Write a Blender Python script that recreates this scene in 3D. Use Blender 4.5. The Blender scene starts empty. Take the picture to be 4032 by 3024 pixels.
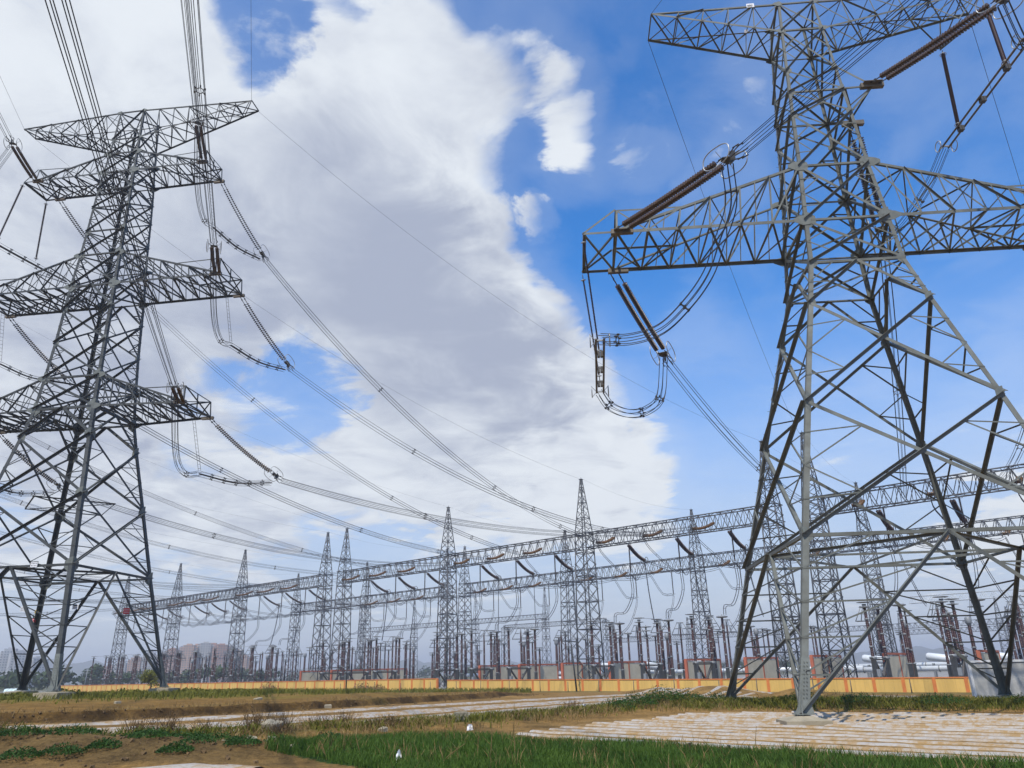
import bpy, math, random
import numpy as np
from mathutils import Vector, Matrix

SC = bpy.context.scene
COL = SC.collection
R = math.radians

SKY_SAT, SKY_VAL = 1.25, 1.0
SKY_TINT = (0.60, 1.20, 1.52)
HAZE = 0.00034
INDIR_L = (0.32, -0.947, 0)
INDIR_LS = (0.31, -0.95)
INDIR_R = (0.44, -0.898, 0)
MIDFAR = (7.8, 9.9, 34.1)
RJ = ((-16.78, -3.0, 19.8), (-16.5, 7.1, 19.8))
RJ_NEAR = [(-9.1, -9.4, 25.0), (-9.8, -8.2, 23.2), (-10.4, -7.2, 21.8), (-11.5, -6.0, 20.6), (-13.1, -4.8, 19.5), (-15.0, -3.9, 19.3)]
RJ_FAR = [(-15.7, 8.2, 19.0), (-14.2, 9.2, 18.7), (-12.7, 10.0, 19.2), (-11.5, 10.8, 20.6)]
RK = ((11.3, -7.5, 37.2), (10.95, 3.5, 37.2))
CLOUDS = [
    (-0.460,0.636,0.620,0.216,0.90,-0.20), (-0.329,0.725,0.606,0.221,0.90,0.00), (-0.176,0.689,0.703,0.150,0.90,-0.10),
    (-0.134,0.787,0.602,0.189,1.00,0.20), (-0.229,0.831,0.507,0.213,1.00,0.55), (-0.101,0.874,0.475,0.175,1.00,0.50), (0.016,0.911,0.411,0.144,0.90,0.25),
    (-0.064,0.936,0.346,0.159,0.80,0.50), (0.085,0.948,0.308,0.116,0.80,0.10), (0.171,0.952,0.252,0.074,0.90,-0.10), (0.042,0.968,0.247,0.116,0.80,0.10),
    (0.151,0.970,0.191,0.073,0.90,-0.20), (0.070,0.977,0.200,0.074,0.50,0.10), (-0.467,0.746,0.474,0.215,0.90,0.20), (-0.309,0.859,0.408,0.167,0.55,0.25),
    (-0.517,0.792,0.325,0.168,0.60,0.20), (-0.238,0.938,0.252,0.133,0.50,0.00), (0.533,0.835,0.140,0.047,0.90,-0.20),
    (0.484,0.868,0.111,0.049,0.60,-0.10), (-0.351,0.921,0.170,0.043,0.60,-0.10), (-0.279,0.949,0.145,0.038,0.50,-0.10),
    (0.036,0.841,0.540,0.033,0.75,0.00), (0.066,0.747,0.661,0.068,0.60,0.00), (0.126,0.719,0.683,0.042,0.50,0.00), (0.083,0.811,0.580,0.065,0.40,0.00),
    (0.184,0.778,0.601,0.044,0.45,0.00), (0.261,0.794,0.550,0.050,0.35,0.00), (0.242,0.896,0.373,0.072,0.40,0.00), (0.443,0.698,0.562,0.091,0.30,0.00),
    (0.539,0.776,0.327,0.053,0.35,0.00), (-0.006,0.741,0.672,0.074,0.45,0.00), (-0.280,0.663,0.694,0.084,-1.10,0.00),
    (-0.205,0.674,0.710,0.051,-0.50,0.00), (0.014,0.796,0.605,0.077,-0.50,0.00), (0.335,0.805,0.490,0.344,-0.55,0.00),
    (0.141,0.694,0.706,0.143,-0.40,0.00), (-0.270,0.902,0.338,0.112,-0.80,0.00), (-0.390,0.847,0.362,0.068,-0.70,0.00),
    (-0.204,0.962,0.180,0.099,-0.30,0.00), (-0.367,0.887,0.281,0.094,-0.35,0.00), (-0.453,0.792,0.410,0.223,0.75,0.30),
    (-0.423,0.878,0.223,0.182,0.60,0.10), (-0.136,0.954,0.266,0.164,0.85,0.25), (-0.312,0.925,0.215,0.142,0.65,0.10),
    (-0.043,0.978,0.203,0.116,0.60,0.00), (-0.508,0.842,0.180,0.146,0.55,0.20), (0.076,0.973,0.217,0.102,0.60,-0.10), (0.287,0.740,0.608,0.053,0.45,0.00),
    (0.050,0.720,0.692,0.054,0.50,0.00), (0.089,0.770,0.632,0.050,0.50,0.00), (0.502,0.741,0.446,0.059,0.40,0.00), (0.434,0.722,0.538,0.050,0.40,0.00),
    (0.296,0.695,0.655,0.062,0.35,0.00), (0.431,0.822,0.373,0.087,0.35,0.00), (0.393,0.877,0.278,0.084,0.35,0.00), (0.229,0.927,0.298,0.099,-0.30,0.00),
    (0.356,0.912,0.203,0.152,-0.30,0.00), (0.077,0.849,0.523,0.113,-0.60,0.00), (0.141,0.878,0.458,0.100,-0.50,0.00),
]
TERR_CP = [(0, 5, -1.8), (0, 14, -2.45), (12, 20, -2.6), (-12, 20, -2.5), (0, 26, -2.6), (18, 26, -2.6), (-17, 27, -2.3), (-22, 34, -2.05), (-12, 36, -2.3), (-3, 40, -2.45), (10, 38, -2.55), (26, 36, -2.6), (40, 40, -2.65), (13.5, 37.5, -2.5), (33, 57, -2.75), (15, 56, -2.65), (5, 55, -2.5), (-4, 60, -2.3), (-15, 55, -2.15), (-27, 45, -1.95), (-36, 52, -1.95), (-45, 75, -1.95), (-60, 95, -1.95), (-35, 100, -2), (-18, 80, -2.1), (-8, 90, -2.3), (3, 90, -2.55), (3, 110, -2.6), (-30, 130, -2.3), (-70, 150, -2.3), (18, 85, -2.8), (40, 75, -3), (55, 80, -3.2), (55, 102, -3.7), (29, 125, -3.5), (4, 147, -3.25), (-14, 162, -3.05), (-77, 216, -2.85), (-140, 270, -2.9), (-110, 160, -2.2), (-20, 200, -3.4), (40, 170, -3.6), (80, 140, -3.7), (-120, 300, -3.4), (0, 300, -3.5), (100, 220, -3.6)]

# ------------------------------------------------------------------ camera
PITCH, ROLL = 0.358674, -0.0223527
cam = bpy.data.cameras.new('camera')
cam.sensor_width = 36.0
cam.lens = 27.07
cam.clip_start = 0.1
cam.clip_end = 20000
camo = bpy.data.objects.new('camera', cam)
COL.objects.link(camo)
fw = Vector((0, math.cos(PITCH), math.sin(PITCH)))
u0 = Vector((0, -math.sin(PITCH), math.cos(PITCH)))
r0 = Vector((1, 0, 0))
rx = r0 * math.cos(ROLL) + u0 * math.sin(ROLL)
ux = -r0 * math.sin(ROLL) + u0 * math.cos(ROLL)
mw = Matrix((rx, ux, -fw)).transposed().to_4x4()
camo.matrix_world = mw          # the eye is the origin of the world, the fields lie below it
SC.camera = camo

# ------------------------------------------------------------------ sun, sky, exposure
SUN_EL = R(56)
sh = Vector((-0.33, -0.944, 0)).normalized()
sun_dir = Vector((sh.x * math.cos(SUN_EL), sh.y * math.cos(SUN_EL), math.sin(SUN_EL)))
sl = bpy.data.lights.new('sun', 'SUN')
sl.energy = 4.8
sl.angle = R(0.53)
sl.color = (1.0, 0.935, 0.83)
so = bpy.data.objects.new('sun', sl)
so.rotation_euler = (-sun_dir).to_track_quat('-Z', 'Y').to_euler()
so.location = (-40, -80, 120)
COL.objects.link(so)

SC.view_settings.view_transform = 'Standard'
SC.view_settings.look = 'None'
SC.view_settings.exposure = 0.0
SC.view_settings.gamma = 1.0
SC.view_settings.use_curve_mapping = False
SC.cycles.max_bounces = 6
SC.cycles.volume_bounces = 0
SC.cycles.sample_clamp_indirect = 6

world = bpy.data.worlds.new('World')
SC.world = world
world.use_nodes = True
NT = world.node_tree
NT.nodes.clear()


class G:
    """tiny shorthand for shader graphs"""
    def __init__(s, nt): s.nt = nt
    def n(s, t, **kw):
        nd = s.nt.nodes.new(t)
        for k, v in kw.items(): setattr(nd, k, v)
        return nd
    def lk(s, a, b): s.nt.links.new(a, b)
    def setin(s, sock, v):
        if hasattr(v, 'is_output'): s.lk(v, sock)
        else: sock.default_value = v
    def math(s, op, a, b=0.0, clamp=False):
        m = s.n('ShaderNodeMath', operation=op, use_clamp=clamp)
        s.setin(m.inputs[0], a); s.setin(m.inputs[1], b)
        return m.outputs[0]
    def vmath(s, op, a, b=(0, 0, 0)):
        m = s.n('ShaderNodeVectorMath', operation=op)
        s.setin(m.inputs[0], a); s.setin(m.inputs[1], b)
        return m.outputs['Value'] if op in ('DOT_PRODUCT', 'LENGTH') else m.outputs[0]
    def rng(s, v, a, b, c=0.0, d=1.0, smooth=True):
        m = s.n('ShaderNodeMapRange', interpolation_type='SMOOTHSTEP' if smooth else 'LINEAR')
        s.setin(m.inputs[0], v)
        for i, q in enumerate((a, b, c, d)): m.inputs[1 + i].default_value = q
        return m.outputs[0]
    def noise(s, vec, scale, detail=4, rough=0.5, dist=0.0):
        m = s.n('ShaderNodeTexNoise')
        if vec is not None: s.lk(vec, m.inputs['Vector'])
        m.inputs['Scale'].default_value = scale
        m.inputs['Detail'].default_value = detail
        m.inputs['Roughness'].default_value = rough
        m.inputs['Distortion'].default_value = dist
        return m
    def mix(s, f, a, b):
        m = s.n('ShaderNodeMix', data_type='RGBA')
        s.setin(m.inputs[0], f)
        s.setin(m.inputs[6], a if hasattr(a, 'is_output') else (*a, 1))
        s.setin(m.inputs[7], b if hasattr(b, 'is_output') else (*b, 1))
        return m.outputs[2]


# sky: Nishita air, broken cumulus laid out by compass bearing and height
g = G(NT)
tc = g.n('ShaderNodeTexCoord')
D = tc.outputs['Generated']
sky = g.n('ShaderNodeTexSky', sky_type='NISHITA')
sky.sun_disc = False
sky.sun_elevation = SUN_EL
sky.sun_rotation = math.atan2(sun_dir.x, sun_dir.y)
sky.altitude = 300
sky.air_density = 1.0
sky.dust_density = 0.6
sky.ozone_density = 2.5
sep = g.n('ShaderNodeSeparateXYZ'); g.lk(D, sep.inputs[0])
Z = sep.outputs[2]
hs = g.n('ShaderNodeHueSaturation')
hs.inputs['Saturation'].default_value = SKY_SAT
hs.inputs['Value'].default_value = SKY_VAL
g.lk(sky.outputs[0], hs.inputs['Color'])
tint = g.vmath('MULTIPLY', hs.outputs[0], SKY_TINT)
skyc = g.vmath('SCALE', tint); skyc.node.inputs[3].default_value = 0.15
# high thin veil: sits on a plane overhead so that it tightens towards the horizon
zz = g.math('MAXIMUM', Z, 0.03)
inv = g.math('DIVIDE', 1.0, g.math('ADD', zz, 0.12))
pl = g.vmath('SCALE', D); g.lk(inv, pl.node.inputs[3])
n1 = g.noise(pl, 1.35, 9, 0.55, 0.25)
n2 = g.noise(pl, 4.2, 8, 0.6, 0.4)
n3 = g.noise(D, 3.1, 6, 0.55, 0.2)
warp = g.vmath('SCALE', g.vmath('SUBTRACT', n2.outputs['Color'], (0.5, 0.5, 0.5))); warp.node.inputs[3].default_value = 0.16
Dw = g.vmath('NORMALIZE', g.vmath('ADD', D, warp))
dens = None
grey = None
for (vx, vy, vz, rad, wt, gw) in CLOUDS:
    dp = g.vmath('DOT_PRODUCT', Dw, (vx, vy, vz))
    b = g.rng(dp, math.cos(rad), math.cos(rad * 0.3))
    c = g.math('MULTIPLY', b, wt)
    dens = c if dens is None else g.math('ADD', dens, c)
    if gw:
        c = g.math('MULTIPLY', b, gw)
        grey = c if grey is None else g.math('ADD', grey, c)
fb = g.math('MULTIPLY', g.math('SUBTRACT', n1.outputs[0], 0.5), 2.2)
fb2 = g.math('MULTIPLY', g.math('SUBTRACT', n2.outputs[0], 0.5), 2.0)
dens = g.math('MINIMUM', dens, 1.5)
tot = g.math('ADD', dens, g.math('ADD', fb, fb2))
mask = g.rng(tot, 0.05, 0.92)
thin = g.math('MULTIPLY', g.rng(tot, -1.0, 0.4), 0.17)
mask = g.math('MAXIMUM', mask, thin)
gr = g.math('ADD', grey, g.math('MULTIPLY', g.math('SUBTRACT', n3.outputs[0], 0.5), 1.6))
gr = g.math('SUBTRACT', gr, g.math('MULTIPLY', g.math('SUBTRACT', n2.outputs[0], 0.5), 2.3))
gm = g.rng(gr, -0.3, 1.3)
cc = g.mix(gm, (0.82, 0.87, 0.93), (0.41, 0.46, 0.59))
low = g.rng(Z, 0.0, 0.50, 1.0, 0.0)
sk2 = g.mix(g.math('MULTIPLY', low, 0.96), skyc, (0.60, 0.635, 0.74))
fin = g.mix(mask, sk2, cc)
bg = g.n('ShaderNodeBackground')
bg.inputs[1].default_value = 1.0
g.lk(fin, bg.inputs[0])
wo = g.n('ShaderNodeOutputWorld')
g.lk(bg.outputs[0], wo.inputs[0])
world.cycles.sampling_method = 'MANUAL'
world.cycles.sample_map_resolution = 512

# ------------------------------------------------------------------ mesh helpers
rnd = random.Random(7)
V3 = lambda *a: np.array(a, float)


def unit(v):
    v = np.asarray(v, float)
    return v / max(np.linalg.norm(v), 1e-9)


def frame(d, hint=(0, 0, 1)):
    d = unit(d); h = np.asarray(hint, float)
    if abs(d @ unit(h)) > 0.97: h = V3(1, 0, 0) if abs(d[0]) < 0.9 else V3(0, 1, 0)
    s = unit(np.cross(d, h)); return d, s, np.cross(s, d)


class M:
    """collects shapes that become one mesh object"""
    def __init__(s): s.v = []; s.f = []; s.sm = []; s.mi = []; s.cur = 0
    def add(s, vs, fs, smooth=False):
        o = len(s.v); s.v.extend([tuple(map(float, p)) for p in vs])
        for f in fs: s.f.append(tuple(i + o for i in f)); s.sm.append(smooth); s.mi.append(s.cur)
    def prism(s, p0, p1, prof, d, a, b, caps=True):
        n = len(prof)
        vs = [p0 + a * x + b * y for x, y in prof] + [p1 + a * x + b * y for x, y in prof]
        fs = [(i, (i + 1) % n, n + (i + 1) % n, n + i) for i in range(n)]
        if caps: fs += [tuple(range(n - 1, -1, -1)), tuple(range(n, 2 * n))]
        s.add(vs, fs)
    def ang(s, p0, p1, w, n, mode=0):
        """rolled steel angle: one flange lies in the face with outward normal n, the other stands on it"""
        p0 = np.asarray(p0, float); p1 = np.asarray(p1, float); d = unit(p1 - p0)
        nn = np.asarray(n, float); nn = nn - d * (nn @ d)
        if np.linalg.norm(nn) < 1e-6: nn = frame(d)[1]
        nn = unit(nn); a = np.cross(nn, d)
        if abs(a[2]) > 1e-6 and a[2] < 0: a = -a          # a points upwards across the flange
        t = max(0.012, w * 0.11); h = w / 2
        if mode == 0: pr = [(-h, 0), (h, 0), (h, -w), (h - t, -w), (h - t, -t), (-h, -t)]       # flange inwards, top edge
        elif mode == 1: pr = [(-h, 0), (h - t, 0), (h - t, w), (h, w), (h, -t), (-h, -t)]       # flange outwards, top edge
        else: pr = [(-h, 0), (h, 0), (h, -t), (-h + t, -t), (-h + t, -w), (-h, -w)]             # flange inwards, low edge
        s.prism(p0, p1, pr, d, a, nn)
    def leg(s, p0, p1, w, ax, ay):
        """corner angle, both flanges running inwards along ax, ay"""
        t = max(0.02, w * 0.12); ax = np.asarray(ax, float); ay = np.asarray(ay, float)
        pr = [(0, 0), (w, 0), (w, t), (t, t), (t, w), (0, w)]
        s.prism(np.asarray(p0, float), np.asarray(p1, float), pr, None, ax, ay)
    def box(s, c, sz, x=(1, 0, 0), y=(0, 1, 0), z=None):
        c = np.asarray(c, float); x = unit(x); y = unit(y); z = unit(np.cross(x, y)) if z is None else unit(z)
        hx, hy, hz = (q / 2 for q in sz)
        vs = [c + x * i * hx + y * j * hy + z * k * hz for k in (-1, 1) for j in (-1, 1) for i in (-1, 1)]
        s.add(vs, [(0, 2, 3, 1), (4, 5, 7, 6), (0, 1, 5, 4), (2, 6, 7, 3), (0, 4, 6, 2), (1, 3, 7, 5)])
    def beam(s, p0, p1, w, h=None, hint=(0, 0, 1)):
        p0 = np.asarray(p0, float); p1 = np.asarray(p1, float)
        d, a, b = frame(p1 - p0, hint); h = h or w
        s.prism(p0, p1, [(-w / 2, -h / 2), (w / 2, -h / 2), (w / 2, h / 2), (-w / 2, h / 2)], d, a, b)
    def tube(s, pts, r, n=5, caps=True, closed=False):
        pts = np.asarray(pts, float); k = len(pts)
        if np.isscalar(r): r = [r] * k
        if closed: tg = np.roll(pts, -1, 0) - np.roll(pts, 1, 0)
        else: tg = np.gradient(pts, axis=0)
        vs = []; _, a, b = frame(tg[0])
        for i in range(k):
            d = unit(tg[i]); a = unit(a - d * (a @ d)); b = np.cross(d, a)
            for j in range(n):
                t = 2 * math.pi * j / n
                vs.append(pts[i] + (a * math.cos(t) + b * math.sin(t)) * r[i])
        fs = []
        for i in range(k if closed else k - 1):
            q = (i + 1) % k
            for j in range(n): fs.append((i * n + j, i * n + (j + 1) % n, q * n + (j + 1) % n, q * n + j))
        if caps and not closed: fs += [tuple(range(n - 1, -1, -1)), tuple((k - 1) * n + j for j in range(n))]
        s.add(vs, fs, n > 4)
    def lathe(s, p0, p1, prof, n=10):
        """prof: (distance along, radius)"""
        p0 = np.asarray(p0, float); p1 = np.asarray(p1, float); L = np.linalg.norm(p1 - p0)
        d, a, b = frame(p1 - p0); vs = []
        cs = [(math.cos(2 * math.pi * j / n), math.sin(2 * math.pi * j / n)) for j in range(n)]
        for t, r in prof:
            c = p0 + d * t
            vs += [c + (a * x + b * y) * r for x, y in cs]
        k = len(prof)
        fs = [(i * n + j, i * n + (j + 1) % n, (i + 1) * n + (j + 1) % n, (i + 1) * n + j) for i in range(k - 1) for j in range(n)]
        fs += [tuple(range(n - 1, -1, -1)), tuple((k - 1) * n + j for j in range(n))]
        s.add(vs, fs, True)
    def plate(s, poly, n, t):
        n = unit(n) * t / 2; k = len(poly); poly = [np.asarray(p, float) for p in poly]
        s.add([p + n for p in poly] + [p - n for p in poly], [tuple(range(k)), tuple(range(2 * k - 1, k - 1, -1))] +
              [(i, k + i, k + (i + 1) % k, (i + 1) % k) for i in range(k)])
    def mesh(s, name, mats, edge=None):
        me = bpy.data.meshes.new(name)
        me.from_pydata(s.v, [], s.f); me.validate(); me.update()
        for m in (mats if isinstance(mats, (list, tuple)) else [mats]): me.materials.append(m)
        if len(me.polygons) == len(s.f):
            me.polygons.foreach_set('use_smooth', s.sm); me.polygons.foreach_set('material_index', s.mi)
        return me


def obj(name, m, mat, parent=None, label=None):
    me = m.mesh(name, mat) if isinstance(m, M) else m
    o = bpy.data.objects.new(name, me); COL.objects.link(o)
    if parent is not None: o.parent = parent
    if label: o['label'] = label
    return o


def tag(o, label=None, cat=None, group=None, kind=None):
    if label: o['label'] = label
    if cat: o['category'] = cat
    if group: o['group'] = group
    if kind: o['kind'] = kind
    return o


def thing(name, label, cat, loc=(0, 0, 0), rz=0.0, group=None):
    o = bpy.data.objects.new(name, None); COL.objects.link(o)
    o.empty_display_size = 0.5; o.location = tuple(map(float, loc)); o.rotation_euler = (0, 0, rz)
    return tag(o, label, cat, group)


KIDS = {}


def dup(root, loc, rz=None, label=None, group=None, scale=None):
    """copy of a thing with copies of its parts and sub-parts (meshes shared)"""
    r = root.copy(); COL.objects.link(r); r.location = tuple(map(float, loc))
    if rz is not None: r.rotation_euler = (0, 0, rz)
    if scale: r.scale = scale
    if label: r['label'] = label
    if group: r['group'] = group
    if root.name not in KIDS: KIDS[root.name] = [(c, list(c.children)) for c in root.children]
    for c, gs in KIDS[root.name]:
        k = c.copy(); COL.objects.link(k); k.parent = r
        for q in gs:
            z = q.copy(); COL.objects.link(z); z.parent = k
    return r


# ------------------------------------------------------------------ materials (all procedural)
MATS = {}


def mat(name, col, rough=0.6, metal=0.0, var=0.15, scale=3.0, col2=None, bump=0.0, coord='Object', spec=0.5, fine=0.0, streak=False):
    if name in MATS: return MATS[name]
    m = bpy.data.materials.new(name); m.use_nodes = True; nt = m.node_tree; nt.nodes.clear(); g = G(nt)
    o = g.n('ShaderNodeOutputMaterial'); p = g.n('ShaderNodeBsdfPrincipled'); g.lk(p.outputs[0], o.inputs[0])
    t = g.n('ShaderNodeTexCoord'); vec = t.outputs[coord]
    if streak:
        mp = g.n('ShaderNodeMapping'); mp.inputs['Scale'].default_value = (1, 1, 0.12); g.lk(vec, mp.inputs[0]); vec = mp.outputs[0]
    a = g.noise(vec, scale, 6, 0.62)
    c2 = col2 or tuple(q * 0.55 for q in col)
    f = g.rng(a.outputs[0], 0.5 - 0.22, 0.5 + 0.22)
    lo = tuple(q * (1 - var) for q in col)
    base = g.mix(g.math('MULTIPLY', f, 1.0 if col2 else var * 2), col, c2) if col2 else g.mix(f, lo, tuple(min(q * (1 + var), 1) for q in col))
    if fine:
        b = g.noise(vec, scale * 9, 5, 0.7)
        base = g.mix(g.math('MULTIPLY', g.rng(b.outputs[0], 0.4, 0.75), fine), base, c2)
    g.lk(base, p.inputs['Base Color'])
    p.inputs['Roughness'].default_value = rough; p.inputs['Metallic'].default_value = metal
    p.inputs['Specular IOR Level'].default_value = spec
    if bump:
        bb = g.noise(vec, scale * 4, 6, 0.65); bp = g.n('ShaderNodeBump'); bp.inputs['Strength'].default_value = bump
        bp.inputs['Distance'].default_value = 0.05
        g.lk(bb.outputs[0], bp.inputs['Height']); g.lk(bp.outputs[0], p.inputs['Normal'])
    MATS[name] = m
    return m


STEEL = mat('galvanised_steel', (0.145, 0.155, 0.138), 0.6, 0.0, 0.25, 0.8, col2=(0.085, 0.085, 0.068), fine=0.35)
STEELD = mat('backlit_darkened_steel', (0.050, 0.055, 0.053), 0.6, 0.0, 0.3, 0.5, col2=(0.028, 0.029, 0.026), fine=0.3)  # same steel as STEEL, darkened to paint in the left pylon's backlit shade
STEEL2 = mat('gantry_steel', (0.062, 0.066, 0.075), 0.55, 0.0, 0.15, 0.7, fine=0.15)
PLATE = mat('gusset_steel', (0.13, 0.14, 0.125), 0.6, 0.0, 0.2, 2.0, fine=0.25)
BRIGHT = mat('bright_aluminium', (0.36, 0.36, 0.35), 0.4, 0.5, 0.08, 4)
WIRE = mat('weathered_conductor', (0.022, 0.024, 0.034), 0.7, 0.0, 0.15, 2)
FIT = mat('dark_fitting', (0.075, 0.07, 0.065), 0.6, 0.4, 0.2, 8)
GLAZE = mat('brown_glazed_porcelain', (0.062, 0.031, 0.009), 0.3, 0.0, 0.35, 5, spec=0.6)
GOLD = mat('golden_brown_porcelain', (0.13, 0.062, 0.014), 0.3, 0.0, 0.3, 2)
MAROON = mat('dark_maroon_rubber', (0.035, 0.012, 0.013), 0.45, 0.0, 0.2, 5)
POST = mat('red_brown_porcelain', (0.040, 0.011, 0.010), 0.35, 0.0, 0.25, 1.2)
POSTG = mat('pale_grey_casting', (0.20, 0.21, 0.22), 0.5, 0.1, 0.12, 1.5)
CONC = mat('pale_concrete', (0.30, 0.255, 0.175), 0.9, 0, 0.18, 1.2, bump=0.4, fine=0.2)
CONCG = mat('mottled_grey_concrete', (0.42, 0.42, 0.40), 0.9, 0, 0.2, 0.7, col2=(0.24, 0.24, 0.23), bump=0.3, fine=0.35)
YEL = mat('yellow_render', (0.62, 0.40, 0.11), 0.85, 0, 0.12, 0.35, fine=0.28, streak=True)
ORA = mat('orange_paint', (0.55, 0.17, 0.04), 0.75, 0, 0.12, 1.0, fine=0.15)
FWO = mat('fire_wall_orange', (0.38, 0.11, 0.06), 0.8, 0, 0.12, 0.6)
FWG = mat('fire_wall_grey_brick', (0.50, 0.45, 0.34), 0.9, 0, 0.1, 0.7, fine=0.2)
WHITE = mat('white_pipe_paint', (0.60, 0.63, 0.65), 0.4, 0, 0.08, 0.4, streak=True)
WOOD = mat('weathered_stake_wood', (0.12, 0.095, 0.07), 0.9, 0, 0.3, 4)
POLEB = mat('dark_pole', (0.03, 0.03, 0.032), 0.7, 0, 0.2, 4)
FILM = None
RED = mat('red_enamel', (0.55, 0.015, 0.02), 0.4, 0, 0.05)
YEN = mat('yellow_enamel', (0.75, 0.48, 0.02), 0.4, 0, 0.05)
GRN = mat('dark_green_enamel', (0.015, 0.07, 0.045), 0.4, 0, 0.05)
WEN = mat('white_enamel', (0.80, 0.80, 0.82), 0.4, 0, 0.03)
INK = mat('black_lettering', (0.02, 0.02, 0.022), 0.6, 0, 0.05)


def text_mesh(s, size, depth=0.01):
    c = bpy.data.curves.new('lettering', 'FONT'); c.body = s; c.size = size; c.extrude = depth
    c.align_x = 'CENTER'; c.align_y = 'CENTER'
    o = bpy.data.objects.new('lettering', c)
    COL.objects.link(o); bpy.context.view_layer.update()
    me = bpy.data.meshes.new_from_object(o.evaluated_get(bpy.context.evaluated_depsgraph_get()))
    bpy.data.objects.remove(o); bpy.data.curves.remove(c)
    return me


def lettering(parent, s, size, pos, x, up, material):
    me = text_mesh(s, size); me.materials.clear(); me.materials.append(material)
    x = Vector(x).normalized(); up = Vector(up).normalized(); n = x.cross(up)
    mt = Matrix((x, up, n)).transposed().to_4x4(); mt.translation = Vector(pos)
    me.transform(mt); me.name = 'lettering'
    return obj('lettering', me, None, parent)


# ------------------------------------------------------------------ terrain
CP = np.array(TERR_CP)
BANK = np.array([(-70, 33), (-45, 41), (-29.3, 46), (-24.5, 48.4), (-21.4, 52.3), (-15, 63.4), (-9.8, 75.2), (-3.1, 90.2), (3, 110)], float)
DITCH = np.array([(-34, 24), (-20, 30.5), (-10.9, 35.8), (-6.5, 39.6), (-3.4, 42.6), (-0.7, 46.6), (4.6, 53.5), (9, 58.5), (14, 62)], float)
WBAND = np.array([(9.5, 57), (14, 56), (19, 55.5), (24, 52.5), (31, 50), (44, 47)], float)


def seg_dist(x, y, P):
    """distance to a polyline, signed (left positive), and the arc position 0..1"""
    best = np.full(x.shape, 1e9); sg = np.zeros(x.shape); ar = np.zeros(x.shape); n = len(P) - 1
    for i in range(n):
        a = P[i]; d = P[i + 1] - a; L2 = d @ d
        t = ((x - a[0]) * d[0] + (y - a[1]) * d[1]) / L2
        tc_ = np.clip(t, 0, 1); ex = x - a[0] - tc_ * d[0]; ey = y - a[1] - tc_ * d[1]
        q = np.hypot(ex, ey); k = q < best
        best = np.where(k, q, best); sg = np.where(k, np.sign(d[0] * (y - a[1]) - d[1] * (x - a[0])), sg); ar = np.where(k, (i + tc_) / n, ar)
    return best, sg, ar


def sst(t): t = np.clip(t, 0, 1); return t * t * (3 - 2 * t)


_wv = [(rnd.uniform(-1, 1), rnd.uniform(-1, 1), rnd.uniform(0, 6.3)) for _ in range(24)]


def rough(x, y, sc):
    r = 0
    for i, (a, b, c) in enumerate(_wv):
        k = 0.6 + 0.35 * i
        r = r + np.sin((a * x + b * y) * k * sc + c) / (1 + 0.35 * i)
    return r / 5.0


def terrain(x, y):
    x = np.atleast_1d(np.asarray(x, float)); y = np.atleast_1d(np.asarray(y, float))
    d2 = (x[..., None] - CP[:, 0]) ** 2 + (y[..., None] - CP[:, 1]) ** 2
    s2 = (0.28 * np.hypot(CP[:, 0], CP[:, 1]) + 3) ** 2
    w = np.exp(-d2 / s2) + 1e-12 * np.exp(-d2 / (40 * s2)) + 1e-300
    z = (w * CP[:, 2]).sum(-1) / w.sum(-1)
    r = np.hypot(x, y); t = np.clip((r - 330) / 250, 0, 1)
    z = z * (1 - t) - 3.6 * t
    near = np.clip((260 - r) / 120, 0, 1)
    bd, bs, ba = seg_dist(x, y, BANK)
    sd = bd * bs + rough(x, y, 1.1) * 0.5
    fade = sst((1.0 - ba) / 0.12)
    up = (0.46 * sst((sd + 0.1) / 0.45) + 0.22 * sst((sd - 1) / 25)) * (1 - sst((sd - 45) / 40)) * fade
    up = up + 0.05 * np.exp(-(sd - 0.9) ** 2 / 0.5) * fade
    z = z + np.where(bs > 0, up, np.where(sd > -0.1, up, 0)) * near
    dd, ds, da = seg_dist(x, y, DITCH)
    dm = sst((0.98 - da) / 0.1)
    z = z + dm * (0.22 * np.exp(-((dd * ds + 1.6) / 1.3) ** 2) - 0.35 * np.exp(-((dd * ds - 0.45) / 0.35) ** 2))
    wd, ws, wa = seg_dist(x, y, WBAND)
    z = z + 0.42 * np.exp(-(wd / 1.9) ** 2)
    for (mx, my, mr, mh) in MOUNDS:
        z = z + mh * np.exp(-((x - mx) ** 2 + (y - my) ** 2) / mr ** 2)
    # rubble bank in the near left corner
    z = z + 0.62 * np.exp(-((x + 15.5) / 6.5) ** 2 - ((y - 28.3) / 1.9) ** 2) + 0.2 * np.exp(-((x + 9) / 3) ** 2 - ((y - 27.5) / 1.6) ** 2)
    amp = 0.035 + 0.05 * np.exp(-(bd / 1.6) ** 2) + 0.06 * np.exp(-(dd / 2.6) ** 2) + 0.05 * np.exp(-(wd / 2.5) ** 2)
    amp = amp + 0.16 * np.exp(-((x + 14) / 8) ** 2 - ((y - 27.5) / 3) ** 2)
    z = z + amp * near * rough(x, y, 2.6)
    return z


def tz(x, y): return float(terrain(x, y)[0])


MOUNDS = [(13.0, 38.3, 2.3, 0.10), (23.5, 100, 5, 1.0), (19, 112, 5, 0.7), (24.5, 73, 3.2, 1.0), (29, 70, 4.0, 0.35), (31, 62, 2.5, 0.4), (12, 70, 3, 0.2), (-4.5, 96, 5, 0.15)]

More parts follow.
